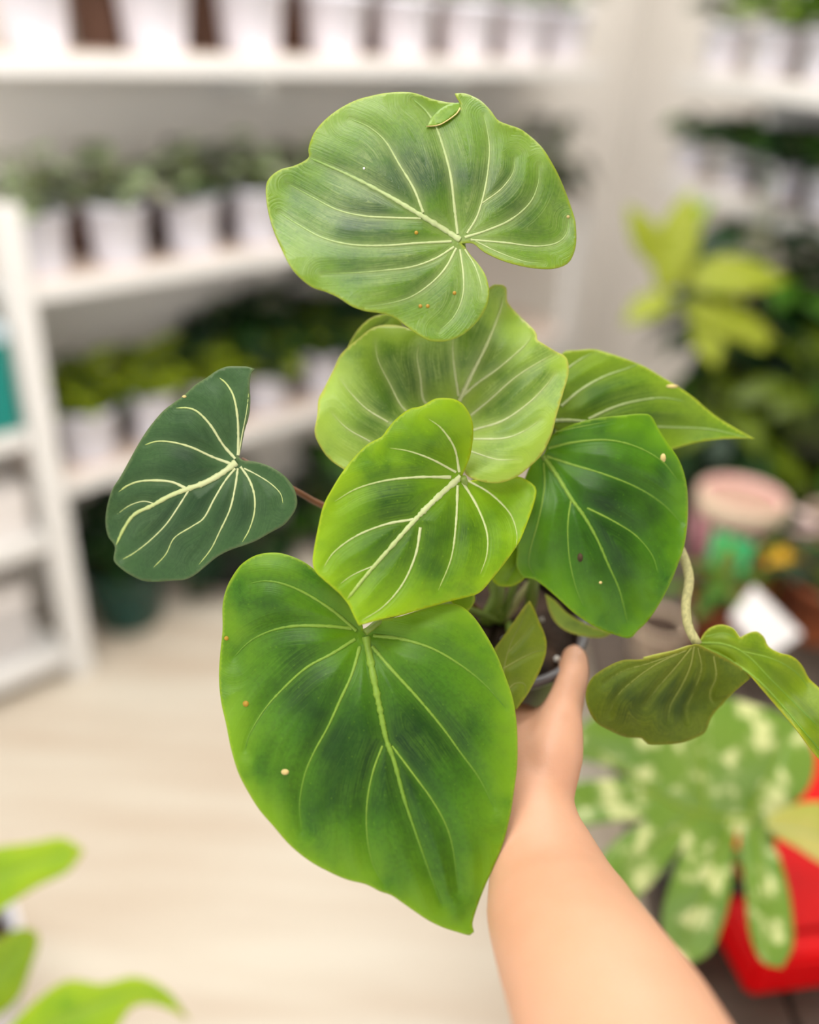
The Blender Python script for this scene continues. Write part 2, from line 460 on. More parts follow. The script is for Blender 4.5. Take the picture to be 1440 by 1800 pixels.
# ------------------------------------------------------------------ background plants
def blade_mesh(name, mat, L_=1.0, W=0.5, shape='oval', bend=0.35, fold=0.15, nu=9, nv=4):
    """a leaf along +x from the origin, unit-ish size, upper side +z"""
    v = []; f = []
    for i in range(nu + 1):
        t = i / nu
        if shape == 'heart':
            wd = W * (sin(pi * min(1, (t + 0.12) / 1.12)) ** 0.75) * (1.15 - 0.55 * t)
        elif shape == 'strap':
            wd = W * (min(1, t * 6 + 0.25)) * (1 - t ** 3.5)
        elif shape == 'round':
            wd = W * sin(pi * (0.06 + 0.94 * t)) ** 0.55
        else:
            wd = W * sin(pi * (0.03 + 0.97 * t)) ** 0.85 * (1.1 - 0.3 * t)
        wd = max(wd, 0.004)
        z = -bend * t * t; x = L_ * t * (1 - 0.25 * bend * t)
        for j in range(-nv // 2, nv // 2 + 1):
            u = j / (nv // 2)
            v.append((x, u * wd * 0.5, z + fold * abs(u) * wd - 0.25 * fold * wd * u * u))
    c = nv + 1
    for i in range(nu):
        for j in range(nv):
            f.append((i * c + j, (i + 1) * c + j, (i + 1) * c + j + 1, i * c + j + 1))
    n = len(v)                                              # underside: real thickness
    v += [(p[0], p[1], p[2] - 0.012) for p in v]
    f += [tuple(reversed([k + n for k in q])) for q in f]
    rim = [j for j in range(c)] + [i * c + c - 1 for i in range(1, nu + 1)] + [nu * c + j for j in range(c - 2, -1, -1)] + [i * c for i in range(nu - 1, 0, -1)]
    for a, b_ in zip(rim, rim[1:] + rim[:1]):
        f.append((a, b_, b_ + n, a + n))
    return mesh(name, v, f, mat)

FOL = {
    'sage': mat_foliage('sage_leaf', (136, 164, 104), (194, 202, 166)),
    'greygreen': mat_foliage('grey_green_leaf', (124, 144, 102), (206, 194, 178)),
    'dark': mat_foliage('dark_leaf', (22, 56, 16), (38, 84, 20)),
    'deep': mat_foliage('deep_green_leaf', (16, 40, 22), (30, 66, 30)),
    'green': mat_foliage('mid_green_leaf', (52, 104, 18), (92, 140, 24)),
    'lime': mat_foliage('lime_leaf', (160, 178, 18), (192, 200, 72), trans=0.3),
    'bright': mat_foliage('bright_leaf', (128, 176, 4), (164, 200, 6), trans=0.3),
    'pothos': mat_foliage('variegated_pothos_leaf', (60, 110, 16), (192, 202, 34), scale=22),
    'olive': mat_foliage('olive_leaf', (72, 96, 4), (110, 128, 8)),
    'smoke': mat_foliage('smoky_leaf', (66, 74, 58), (108, 112, 96)),
}
_bm = {}
def bmesh_leaf(shape, fol, W, bend=0.35):
    k = (shape, fol, W, bend)
    if k not in _bm:
        _bm[k] = blade_mesh('leaf_%s_%s' % (shape, fol), FOL[fol], 1.0, W, shape, bend)
    return _bm[k]

def pot_geo(r, h, base=0.76, lip=0.10, wall=0.006):
    rb = r * base
    return lathe_geo([(0.001, 0.0), (rb * 0.96, 0.0), (rb, 0.004), (rb + (r * 0.94 - rb) * 0.9, h * (1 - lip)), (r * 0.985, h * (1 - lip)),
                      (r, h * (1 - lip) + 0.003), (r, h - 0.003), (r - 0.003, h), (r - wall, h - 0.002), (r - wall * 1.3, h * 0.8), (0.001, h * 0.8)])
_pm = {}
def pot_mesh(r, h, mat):
    k = (round(r, 4), round(h, 4), mat)
    if k not in _pm:
        v, f = pot_geo(r, h)
        p = mesh('pot', v, f, M[mat])
        v, f = lathe_geo([(0.001, h * 0.9), (r * 0.5, h * 0.905), (r * 0.86, h * 0.885), (r * 0.9, h * 0.83)], 20)
        _pm[k] = (p, mesh('soil', v, f, M['soil']))
    return _pm[k]

def plant(name, label, cat, loc, r=0.065, h=0.125, mat='pot_white', style='bush', fol=('dark',), shape='oval', n=14,
          size=(0.07, 0.1), W=0.55, spread=0.08, height=0.1, seed=0, group=None, bend=0.35, elev=(0, 70), stems=True):
    g = random.Random(seed)
    t = thing(name, label, cat, loc, group, g.uniform(0, 6.28))
    p, s = pot_mesh(r, h, mat)
    link('pot', p, t); link('soil', s, t)
    sv = []
    for i in range(n):
        a = i * 2.39996 + g.uniform(-0.4, 0.4)
        q = sqrt((i + 0.5) / n)
        L_ = g.uniform(*size)
        rr = spread * q * g.uniform(0.5, 1.0)
        z = h * 0.95 + height * (1 - q * q * 0.8) * g.uniform(0.55, 1.05)
        if style == 'trail' and q > 0.6:
            rr = max(rr, r * 1.02); z = h * g.uniform(0.55, 1.15)
        if style == 'rosette':
            rr = r * 0.12; z = h * 0.93
        el = radians(g.uniform(*elev)) * (1 - q) + radians(elev[0]) * q
        fa_ = a + g.uniform(-0.5, 0.5)
        for B0, N0, lim in ((BA, NA, 0.32), (BB, NB, 0.325)):
            room = lim - float((np.array(loc) - B0) @ N0)                # distance from the pot's axis to the wall
            wa = math.atan2(N0[1], N0[0]) - t.rotation_euler[2]          # wall direction in the plant's own frame
            if rr * cos(a - wa) + L_ * cos(fa_ - wa) > room:
                fa_ = wa + pi - 0.9 * math.sin(fa_ - wa)
            if rr * cos(a - wa) > room - 0.01:
                rr = max(0.0, (room - 0.01)) / max(cos(a - wa), 0.2)
        o = link('leaf', bmesh_leaf(shape, fol[i % len(fol)] if g.random() < 0.8 else fol[0], W, bend), t, (rr * cos(a), rr * sin(a), z))
        o.scale = (L_, L_, L_)
        o.rotation_euler = (g.uniform(-0.35, 0.35), -el, fa_)
        if stems and style != 'rosette':
            P = catmull([(0.25 * rr * cos(a), 0.25 * rr * sin(a), h * 0.88), (0.7 * rr * cos(a), 0.7 * rr * sin(a), (h * 0.9 + z) / 2 + 0.01), (rr * cos(a), rr * sin(a), z)], 5)
            sv.append(tube_geo(P, [0.0022] * 5, 5, False))
    if sv:
        v, f = merge(*sv)
        link('stems', mesh('stems', v, f, M['stem']), t)
    return t

ORD = ['first', 'second', 'third', 'fourth', 'fifth', 'sixth', 'seventh', 'eighth', 'ninth', 'tenth']
# top board of the left wall: white pots, brown pots behind them
top_x = [(0.155, 0.078), (0.43, 0.088), (0.69, 0.088), (0.955, 0.09), (1.205, 0.09), (1.46, 0.09), (1.71, 0.088), (1.93, 0.08)]
for i, (a, r) in enumerate(top_x):
    plant('potted_plant', 'white pot on the top wall shelf, %s from the left edge of the photo' % ORD[i], 'potted plant',
          LA(a, 0.11, 1.503), r, 0.15, 'pot_white', 'bush', ('green', 'sage'), 'oval', 10, (0.07, 0.1), 0.5, 0.09, 0.14, 100 + i, 'white pots on the top shelf')
for i, a in enumerate((0.37, 0.66, 0.945, 1.22, 1.50, 1.76, 1.96)):
    plant('potted_plant', 'brown pot on the top wall shelf seen between the %s and %s white pots' % (ORD[i], ORD[i + 1]), 'potted plant',
          LA(a, 0.235, 1.503), 0.085, 0.17, 'pot_brown', 'bush', ('dark', 'green'), 'oval', 8, (0.06, 0.09), 0.5, 0.07, 0.12, 130 + i, 'brown pots at the back of the top shelf')
# middle board
mid_x = [(0.085, 0.07), (0.275, 0.076), (0.475, 0.076), (0.675, 0.075), (0.88, 0.075), (1.09, 0.075), (1.30, 0.075), (1.51, 0.075), (1.72, 0.075)]
for i, (a, r) in enumerate(mid_x):
    if i < 4:
        lab = ['white pot of grey-green leaves beside the white post, middle wall shelf', 'white pot of sage leaves, second from the post on the middle wall shelf',
               'white pot with a dark sprig, third from the post on the middle shelf', 'white pot half hidden by the top heart leaf, middle wall shelf'][i]
    else:
        lab = 'white pot hidden behind the top heart leaf, %s along the middle shelf' % ORD[i]
    plant('potted_plant', lab, 'potted plant', LA(a, 0.085, 1.056), r, 0.14, 'pot_white', 'bush',
          ('sage', 'greygreen', 'sage', 'smoke') if i != 2 else ('sage', 'smoke', 'dark'), 'round', 30, (0.05, 0.078), 0.75, 0.09, 0.13, 160 + i, 'white pots on the middle shelf', elev=(0, 60))
for i, a in enumerate((0.255, 0.47, 0.685, 0.91)):
    plant('potted_plant', 'brown pot behind the white pots on the middle shelf, %s from the post' % ORD[i], 'potted plant',
          LA(a, 0.235, 1.056), 0.08, 0.14, 'pot_brown', 'bush', ('greygreen', 'smoke'), 'round', 14, (0.05, 0.07), 0.7, 0.08, 0.09, 190 + i, 'brown pots at the back of the middle shelf')
plant('potted_plant', 'dark smoky plant in a grey pot at the far end of the middle shelf', 'potted plant', LA(1.98, 0.13, 1.056), 0.075, 0.12, 'pot_black', 'trail',
      ('smoke', 'deep'), 'oval', 34, (0.08, 0.12), 0.6, 0.13, 0.17, 210, elev=(-20, 60))
# lower board: pothos
low = [(0.145, 0.08, 0.14, 'white pot of variegated pothos beside the post, lower wall shelf', 1), (0.33, 0.07, 0.14, 'small white pot, second from the post on the lower wall shelf', 1),
       (0.69, 0.078, 0.11, 'low white pot right of the dark green leaf, lower wall shelf', 0), (0.91, 0.07, 0.13, 'white pot of dark leaves beside the plant\'s left petiole, lower wall shelf', 0),
       (1.12, 0.07, 0.13, 'white pot on the lower wall shelf hidden behind the held plant', 0), (0.51, 0.07, 0.12, 'white pot behind the dark green left leaf, lower wall shelf', 1)]
for i, (a, r, h, lab, var) in enumerate(low):
    plant('potted_plant', lab, 'potted plant', LA(a, 0.10, 0.575), r, h, 'pot_white', 'bush', ('pothos', 'pothos', 'olive', 'dark') if var else ('deep', 'dark', 'pothos'), 'heart', 26,
          (0.07, 0.10), 0.8, 0.085, 0.11, 230 + i, 'white pots on the lower shelf', elev=(14, 60))
for i, (a, hh) in enumerate(((0.42, 0.07), (0.62, 0.18), (0.82, 0.20), (1.02, 0.20), (1.22, 0.20), (0.2, 0.03))):
    plant('potted_plant', 'bushy dark plant at the back of the lower shelf, %s from the post' % ORD[[1, 2, 3, 4, 5, 0][i]], 'potted plant', LA(a, 0.235, 0.575), 0.065, 0.13, 'pot_brown', 'bush',
          ('deep', 'dark', 'deep', 'olive'), 'heart', 30, (0.09, 0.12), 0.75, 0.12, hh, 250 + i, 'dark plants at the back of the lower shelf', elev=(-10, 35))
# on the floor under the shelf
plant('potted_plant', 'round dark green glazed pot on the floor under the lower shelf', 'potted plant', LA(0.215, 0.15, 0.0), 0.125, 0.2, 'pot_green', 'bush', ('deep', 'dark'), 'heart', 34,
      (0.10, 0.14), 0.8, 0.13, 0.2, 300, elev=(14, 60))
plant('potted_plant', 'dark leafy plant in a black pot on the floor, beside the green glazed pot', 'potted plant', LA(0.56, 0.14, 0.0), 0.11, 0.17, 'pot_black', 'trail', ('deep', 'dark'), 'heart', 34,
      (0.10, 0.14), 0.8, 0.17, 0.22, 301, elev=(-25, 50))
plant('potted_plant', 'dark leafy plant in a black floor pot, behind the held plant', 'potted plant', LA(0.98, 0.14, 0.0), 0.11, 0.17, 'pot_black', 'trail', ('deep', 'dark', 'green'), 'heart', 34,
      (0.10, 0.14), 0.8, 0.17, 0.22, 302, elev=(-25, 50))

# right wall shelves
for i, (a, r) in enumerate(((0.385, 0.072), (0.13, 0.072), (-0.1, 0.072), (-0.34, 0.072))):
    plant('potted_plant', 'white pot of %s leaves on the upper right shelf, %s from its far end' % (('dark green', 'bright lime', 'mid green', 'mid green')[i], ORD[i]), 'potted plant',
          LB(a, 0.07, 1.512), r, 0.115, 'pot_white', 'bush', (('dark', 'green'), ('bright', 'green'), ('green', 'bright'), ('green', 'dark'))[i], 'heart', 26, (0.07, 0.1), 0.7, 0.09, 0.16, 320 + i, 'white pots on the upper right shelf', elev=(12, 65))
for i, (a, r) in enumerate(((0.45, 0.066), (0.19, 0.066), (-0.03, 0.066), (-0.23, 0.066), (-0.43, 0.066))):
    plant('potted_plant', 'white pot of dark leaves on the lower right shelf, %s from its far end' % ORD[i], 'potted plant',
          LB(a, 0.07, 1.222), r, 0.10, 'pot_white', 'bush', ('dark', 'deep', 'green'), 'oval', 34, (0.07, 0.1), 0.6, 0.09, 0.07, 340 + i, 'white pots on the lower right shelf', elev=(14, 45))

for i, a in enumerate((0.33, 0.08, -0.16, -0.4)):
    plant('potted_plant', 'brown pot at the back of the upper right shelf, %s from its far end' % ORD[i], 'potted plant',
          LB(a, 0.22, 1.512), 0.07, 0.13, 'pot_brown', 'bush', ('dark', 'green', 'dark'), 'oval', 24, (0.08, 0.11), 0.6, 0.09, 0.14, 360 + i, 'brown pots on the upper right shelf', elev=(14, 65))
for i, a in enumerate((0.40, 0.17, -0.06, -0.28)):
    plant('potted_plant', 'brown pot at the back of the lower right shelf, %s from its far end' % ORD[i], 'potted plant',
          LB(a, 0.22, 1.222), 0.07, 0.12, 'pot_brown', 'bush', ('dark', 'deep', 'green'), 'oval', 26, (0.08, 0.11), 0.6, 0.09, 0.05, 370 + i, 'brown pots on the lower right shelf', elev=(14, 40))

# plant bench on the right
BZ = 0.66
bn = thing('plant_bench', 'dark wooden bench under the plants on the right', 'bench')
for i in range(7):
    bx('plank', bn, (0.33 + i * 0.13, 0.33 + i * 0.13 + 0.124, 0.42, 2.25, BZ - 0.04, BZ), M['bench'], 0.003)
for x in (0.37, 1.15):
    for y in (0.5, 2.15):
        bx('leg', bn, (x, x + 0.06, y, y + 0.06, 0, BZ - 0.04), M['bench'], 0.003)

def bench(x, y):
    p = on_z(x, y, BZ); return (p[0], p[1], BZ)
# lime plant, tall on the bench's far end
lp = bench(1245, 770)
lime = thing('lime_plant', 'lime yellow broad leaved plant standing before the right shelves', 'potted plant', lp)
p_, s_ = pot_mesh(0.085, 0.15, 'pot_black'); link('pot', p_, lime); link('soil', s_, lime)
def placed_leaf(parent, base_px, tip_px, d0, d1, W, fol, shape='oval', roll=0.0, bend=0.15, root=None):
    """leaf whose base and tip stand at two real points; a stem joins it to the pot"""
    a = at(*base_px, d0); b_ = at(*tip_px, d1)
    L_ = float(np.linalg.norm(b_ - a)); X = Vector((b_ - a) / L_)
    up = Vector((0, 0, 1)); view = Vector((CAM - a)).normalized()
    Z = (view * 0.8 + up * 0.6); Z = (Z - X * Z.dot(X)).normalized(); Y = Z.cross(X)
    R = Matrix((X, Y, Z)).transposed() @ Matrix.Rotation(roll, 3, 'X')
    o = link('leaf', bmesh_leaf(shape, fol, W, bend), parent)
    Mx = Matrix.Translation(Vector(a)) @ R.to_4x4() @ Matrix.Diagonal((L_ * 1.04, L_ * 1.04, L_ * 1.04, 1))
    o.matrix_world = Mx
    o.matrix_parent_inverse = Matrix.Identity(4)
    o.matrix_basis = Matrix.Translation(-Vector(parent.location)) @ Mx
    if root is not None:
        P = catmull([root, (np.array(root) * 0.45 + a * 0.55) + np.array([0, 0, 0.04]), a], 8) - np.array(parent.location)
        v, f = tube_geo(P, np.linspace(0.005, 0.003, 8), 6)
        link('stem', mesh('stem', v, f, M['stem']), parent)
    return o
rt_ = np.array(lp) + np.array([0, 0, 0.13])
for bp_, tp_, W, fol in (((1165, 520), (1215, 330), 0.42, 'lime'), ((1190, 490), (1390, 480), 0.42, 'lime'), ((1160, 470), (1110, 360), 0.45, 'lime'), ((1180, 520), (1100, 560), 0.5, 'lime'),
                         ((1200, 540), (1370, 590), 0.4, 'lime'), ((1230, 560), (1260, 640), 0.55, 'lime'), ((1180, 430), (1250, 350), 0.4, 'bright'), ((1280, 560), (1350, 610), 0.55, 'lime')):
    placed_leaf(lime, bp_, tp_, 2.0, 1.95, W, fol, 'oval', 0, 0.12, rt_)

dk = [(1262, 735, 0.55, ('dark', 'deep', 'dark'), 'tall dark leafy plant directly behind the lime plant', 60, 0.16),
      (1330, 750, 0.36, ('dark', 'deep', 'dark', 'green'), 'broad dark green plant behind the lime plant on the bench', 60, 0.22),
      (1412, 765, 0.42, ('dark', 'deep', 'dark'), 'tall dark plant at the right edge below the right shelves', 60, 0.18),
      (1390, 850, 0.17, ('olive', 'green', 'olive'), 'olive green bushy plant right of the pink pot', 48, 0.19),
      (1225, 850, 0.12, ('olive', 'dark', 'deep'), 'small olive plant behind the pointed leaf at the bench edge', 36, 0.13)]
for i, (x, y, hh, fo, lab, n, sp) in enumerate(dk):
    plant('bench_plant', lab, 'potted plant', bench(x, y), 0.08, 0.13, 'pot_black', 'trail' if i == 3 else 'bush', fo, 'oval', n, (0.11, 0.17), 0.55, sp, hh, 400 + i, elev=(-15, 60))
# pots and cards among them
def loose_pot(name, label, x, y, r, h, mat, ribs=False, fol=None, seed=1):
    if fol:
        return plant(name, label, 'potted plant', bench(x, y), r, h, mat, 'bush', fol, 'oval', 14, (0.05, 0.08), 0.5, 0.06, 0.06, seed)
    t = thing(name, label, 'pot', bench(x, y))
    p, s = pot_mesh(r, h, mat); link('pot', p, t); link('soil', s, t)
    return t
pk = loose_pot('pink_planter', 'pink ribbed planter with beige rim on the bench', 1272, 1000, 0.078, 0.17, 'pot_pink')
v, f = lathe_geo([(0.074, 0.13), (0.083, 0.132), (0.085, 0.15), (0.084, 0.172), (0.078, 0.174), (0.073, 0.165)], 28)
link('rim_band', mesh('rim_band', v, f, M['pot_beige']), pk)
v, f = lathe_geo([(0.001, 0.168), (0.05, 0.166), (0.075, 0.16)], 24); link('gravel', mesh('gravel', v, f, M['gravel']), pk)
rv = tube_geo([(0.066, 0, 0.02), (0.078, 0, 0.13)], [0.0045, 0.0045], 6)
rib = mesh('rib', rv[0], rv[1], M['pot_pink'])
for k in range(18):
    o = link('rib', rib, pk); o.rotation_euler = (0, 0, 2 * pi * k / 18)
loose_pot('cream_pot', 'cream pot at the bench edge under the right leaf\'s tip', 1150, 1150, 0.05, 0.07, 'pot_beige')
loose_pot('blush_pot', 'small round blush white pot beside the pink planter', 1375, 985, 0.048, 0.10, 'pot_blush')
loose_pot('beige_pot', 'beige pot at the right edge beyond the blush pot', 1445, 960, 0.05, 0.085, 'pot_beige')
loose_pot('terracotta_pot', 'rust terracotta pot behind the hanging leaf\'s stalk', 1245, 1130, 0.055, 0.10, 'terracotta', fol=('olive', 'green'), seed=61)
loose_pot('terracotta_pot', 'terracotta pot at the right edge above the hanging leaf', 1425, 1110, 0.062, 0.11, 'terracotta', fol=('dark', 'deep'), seed=62)
loose_pot('terracotta_pot', 'terracotta pot behind the white plant tag', 1350, 1050, 0.05, 0.09, 'terracotta', fol=('dark', 'olive'), seed=63)

def card(name, label, cat, corners, mat, thick=0.0012):
    """a flat printed card at its real place"""
    c = np.array(corners, float); o0 = c.mean(0)
    n = np.cross(c[1] - c[0], c[3] - c[0]); n /= np.linalg.norm(n)
    v = [p - o0 for p in c] + [p - o0 - n * thick for p in c]
    f = [(0, 1, 2, 3), (7, 6, 5, 4), (0, 4, 5, 1), (1, 5, 6, 2), (2, 6, 7, 3), (3, 7, 4, 0)]
    o = link(name, mesh(name, v, f, mat, False)); o.location = tuple(o0)
    tag(o, label, cat)
    return o, c, n, o0
pkt, c, n_, o0 = card('seed_packet', 'green printed packet with a lime leaf leaning before the pink planter', 'packet',
                      [at(1225, 1075, 1.55), at(1280, 1085, 1.55), at(1330, 955, 1.6), at(1255, 930, 1.6)], M['green_card'])
def inlay(parent, o0, pts, nrm, mat, name):
    P = np.array(pts) - o0 + nrm * 0.0012
    n = len(P)
    v = list(P) + list(P - nrm * 0.001)
    f = [tuple(range(n)), tuple(reversed(range(n, 2 * n)))] + [(i, i + n, (i + 1) % n + n, (i + 1) % n) for i in range(n)]
    return link(name, mesh(name, v, f, mat, False), parent)
ctr = c.mean(0); ex = (c[1] - c[0]) * 0.5; ey = (c[3] - c[0]) * 0.5
inlay(pkt, o0, [ctr + ex * 0.55 * cos(t) + ey * 0.75 * sin(t) - ex * 0.1 for t in np.linspace(0, 2 * pi, 14, endpoint=False)], n_, M['lime_print'], 'printed_leaf')
yb = thing('yellow_bloom', 'yellow orange flower head beside the green packet', 'flower', bench(1345, 1075))
hgt = 0.12
v, f = tube_geo(catmull([(0, 0, 0), (0.004, 0, hgt * 0.5), (0, 0, hgt)], 6), [0.002] * 6, 6); link('stem', mesh('stem', v, f, M['stem']), yb)
pm = blade_mesh('petal', M['yellow_print'], 1, 0.6, 'oval', 0.4, 0.1, 6, 2)
for k in range(16):
    o = link('petal', pm, yb, (0, 0, hgt)); o.scale = (0.034,) * 3; o.rotation_euler = (0, -0.1 - 0.5 * (k % 2), k * 2.4)
card('plant_tag', 'blank white plant tag tilted before the terracotta pot', 'tag',
     [at(1285, 1085, 1.4), at(1345, 1160, 1.4), at(1410, 1115, 1.42), at(1325, 1030, 1.42)], M['tag_white'])

# ------------------------------------------------------------------ flat-outline blades with real relief
def inside(poly, pts):
    x, y = pts[:, 0], pts[:, 1]; c = np.zeros(len(pts), bool)
    j = len(poly) - 1
    for i in range(len(poly)):
        xi, yi = poly[i]; xj, yj = poly[j]
        k = ((yi > y) != (yj > y)) & (x < (xj - xi) * (y - yi) / (yj - yi + 1e-12) + xi)
        c ^= k; j = i
    return c

def seg_dist(pts, A, B):
    """distance to a set of segments: nearest distance, index, parameter"""
    best = np.full(len(pts), 1e9); idx = np.zeros(len(pts), int); par = np.zeros(len(pts))
    for i in range(len(A)):
        d = B[i] - A[i]; l2 = d @ d + 1e-12
        t = np.clip(((pts - A[i]) @ d) / l2, 0, 1)
        q = A[i] + t[:, None] * d
        r = np.hypot(*(pts - q).T)
        k = r < best
        best[k] = r[k]; idx[k] = i; par[k] = t[k]
    return best, idx, par

class Blade:
    """a leaf surface: outline and veins in photo pixels, each point at its own distance from the camera"""
    def __init__(s, outline, veins, d0, ref, sx=0.0, sy=0.0, bumps=(), quilt=0.0022, groove=0.0010, step=5.0, smooth_outline=True, wave=0.0, flute=0.0):
        s.out = np.array(outline, float)
        if smooth_outline:
            s.out = s.round(s.out, step)
        s.veins = []
        for P, w0, w1 in veins:
            L_ = np.sum(np.hypot(*np.diff(np.array(P, float), axis=0).T))
            s.veins.append((catmull(P, max(6, int(L_ / 7))), w0, w1))
        s.d0, s.ref, s.sx, s.sy, s.bumps, s.quilt, s.groove, s.step = d0, ref, sx, sy, bumps, quilt, groove, step
        s.wave = wave; s.flute = flute
        A = []; B = []; W = []; al = []
        for V, w0, w1 in s.veins:
            m = len(V) - 1
            for i in range(m):
                A.append(V[i]); B.append(V[i + 1]); W.append(w0 + (w1 - w0) * i / m); al.append(i / m)
        s.A, s.B, s.W, s.al = np.array(A), np.array(B), np.array(W), np.array(al)
        s.k = d0 / FPX
    @staticmethod
    def round(P, step):
        out = []; n = len(P)
        for i in range(n):
            a, b, c, d = P[i - 1], P[i], P[(i + 1) % n], P[(i + 2) % n]
            m = max(1, int(np.hypot(*(c - b)) / step))
            def sharp(p, q, r):
                u = q - p; w = r - q
                return (u @ w) / (np.linalg.norm(u) * np.linalg.norm(w) + 1e-9) < 0.35
            if sharp(a, b, c): a = 2 * b - c
            if sharp(b, c, d): d = 2 * c - b
            for q in range(m):
                u = q / m
                out.append(0.5 * ((2 * b) + (-a + c) * u + (2 * a - 5 * b + 4 * c - d) * u * u + (-a + 3 * b - 3 * c + d) * u ** 3))
        return np.array(out)
    def depth(s, pts):
        u = (pts[:, 0] - s.ref[0]) * s.k; v = (pts[:, 1] - s.ref[1]) * s.k
        D = s.d0 + s.sx * u + s.sy * v
        for (x, y, r, a) in s.bumps:
            D = D + a * np.exp(-((pts[:, 0] - x) ** 2 + (pts[:, 1] - y) ** 2) / (r * r))
        if len(s.A):
            d, i, t = seg_dist(pts, s.A, s.B)
            wv = s.W[i]
            # the blade swells towards the viewer between the veins and sinks along them
            e, _, _ = seg_dist(pts, s.out, np.roll(s.out, -1, axis=0))
            D = D - s.quilt * (1 - np.exp(-(d / 26.0) ** 1.4)) * (1 - np.exp(-(e / 45.0) ** 2)) + s.groove * np.exp(-(d / (wv * 1.2 + 3)) ** 2)
            if s.flute:
                D = D + s.flute * np.sin(d * 0.16) * np.clip(e / 20, 0, 1) * np.clip(d / 12, 0, 1)
        if s.wave:
            e, _, _ = seg_dist(pts, s.out, np.roll(s.out, -1, axis=0))
            D = D + s.wave * np.exp(-e / 28.0) * np.sin(pts[:, 0] * 0.031 + pts[:, 1] * 0.043)
        return D
    def world(s, pts, lift=0.0):
        return at_n(pts, s.depth(pts) - lift)
    def mesh(s, name, mat, origin):
        lo, hi = s.out.min(0), s.out.max(0); st = s.step
        xs = np.arange(lo[0], hi[0], st); ys = np.arange(lo[1], hi[1], st * 0.866)
        G = np.array([(x + (st * 0.5 if j % 2 else 0), y) for j, y in enumerate(ys) for x in xs])
        G = G[inside(s.out, G)]
        e, _, _ = seg_dist(G, s.out, np.roll(s.out, -1, axis=0)); G = G[e > st * 0.45]
        n = len(s.out)
        pts = np.vstack([s.out, G])
        r = delaunay_2d_cdt([Vector(p) for p in pts], [(i, (i + 1) % n) for i in range(n)], [], 1, 1e-4)
        P = np.array([(p.x, p.y) for p in r[0]]); Fc = [tuple(q) for q in r[2]]
        Fo = []
        for q in Fc:
            a, b, c = P[q[0]], P[q[1]], P[q[2]]
            cr = (b[0] - a[0]) * (c[1] - a[1]) - (b[1] - a[1]) * (c[0] - a[0])
            Fo.append(q if cr < 0 else tuple(reversed(q)))
        W_ = s.world(P) - origin
        me = mesh(name, W_, Fo, mat)
        e, _, _ = seg_dist(P, s.out, np.roll(s.out, -1, axis=0))
        if len(s.A):
            d, i, t = seg_dist(P, s.A, s.B); wv = s.W[i]; al = s.al[i]
        else:
            d = np.full(len(P), 99.0); wv = np.ones(len(P)); al = np.zeros(len(P)); i = np.zeros(len(P), int)
        for nm, val in (('vdist', d), ('along', P[:, 0] * 0.3 + P[:, 1] * 0.3), ('margin', np.exp(-(e / 62.0) ** 1.4)), ('core', 1.0 - np.clip(e / e.max(), 0, 1) ** 0.8), ('rim', 0.75 * np.exp(-(e / 2.2) ** 2)),
                        ('halo', np.exp(-(d / (wv * 1.1 + 4.0)) ** 2) * (1 - 0.5 * al))):
            a_ = me.attributes.new(nm, 'FLOAT', 'POINT'); a_.data.foreach_set('value', np.asarray(val, np.float32))
        return me
    def vein_mesh(s, k, name, mat, origin, fmin=0.0):
        V, w0, w1 = s.veins[k]
        m = max(8, int(np.sum(np.hypot(*np.diff(V, axis=0).T)) / 4)); V = catmull(V, m)
        T = np.gradient(V, axis=0); T /= np.hypot(*T.T)[:, None] + 1e-9
        Nn = np.stack([-T[:, 1], T[:, 0]], 1)
        t = np.linspace(0, 1, m)
        g = np.random.default_rng(k + abs(int(V[0, 0])))
        w_ = (w0 + (w1 - w0) * t ** 0.8) * (1 + 0.12 * g.standard_normal(m)); w_[-3:] *= (0.8, 0.5, 0.2)
        rows = []
        for q, lf in ((-0.5, 0.00005), (-0.28, 0.35), (0.28, 0.35), (0.5, 0.00005)):
            P = V + Nn * (w_ * q)[:, None]
            hgt = (w_ * s.k * lf if lf > 0.01 else lf) + 0.00012
            rows.append(at_n(P, s.depth(P) - hgt) - origin)
        v = np.stack(rows, 1).reshape(-1, 3); f = []
        for i in range(m - 1):
            for j in range(3):
                a = i * 4 + j
                f.append((a, a + 4, a + 5, a + 1))
        # underside
        n = len(v); back = v + np.tile(FW * 0.0009, (n, 1))
        f = f + [tuple(x + n for x in reversed(q)) for q in f]
        v = np.vstack([v, back])
        for i in range(m - 1):
            f.append((i * 4, i * 4 + n, (i + 1) * 4 + n, (i + 1) * 4)); a = i * 4 + 3
            f.append((a, a + 4, a + 4 + n, a + n))
        me = mesh(name, v, f, mat)
        fd = np.repeat(np.clip(fmin + (1 - fmin) * t ** 1.6, 0, 1), 4); fd = np.concatenate([fd, fd])
        a_ = me.attributes.new('fade', 'FLOAT', 'POINT'); a_.data.foreach_set('value', fd.astype(np.float32))
        return me

def zo(ox, oy, s, pts):
    return [(ox + x / s, oy + y / s) for x, y in pts]
def zv(ox, oy, s, vs, k=1.0):
    return [(zo(ox, oy, s, p), w0 * k / s, w1 * k / s) for p, w0, w1 in vs]

def add_leaf(parent, blade, mat, vmat, label=None, name='leaf', thick=0.0007, fmin=0.0, midrib=True):
    origin = np.array(parent.location)
    o = link(name, blade.mesh(name, mat, origin), parent)
    md = o.modifiers.new('thickness', 'SOLIDIFY'); md.thickness = thick; md.offset = -1
    if label:
        o['label'] = label
    for k in range(len(blade.veins)):
        nm = 'midrib' if (k == 0 and midrib) else 'vein'
        link(nm, blade.vein_mesh(k, nm, vmat, origin, fmin), o)
    return o

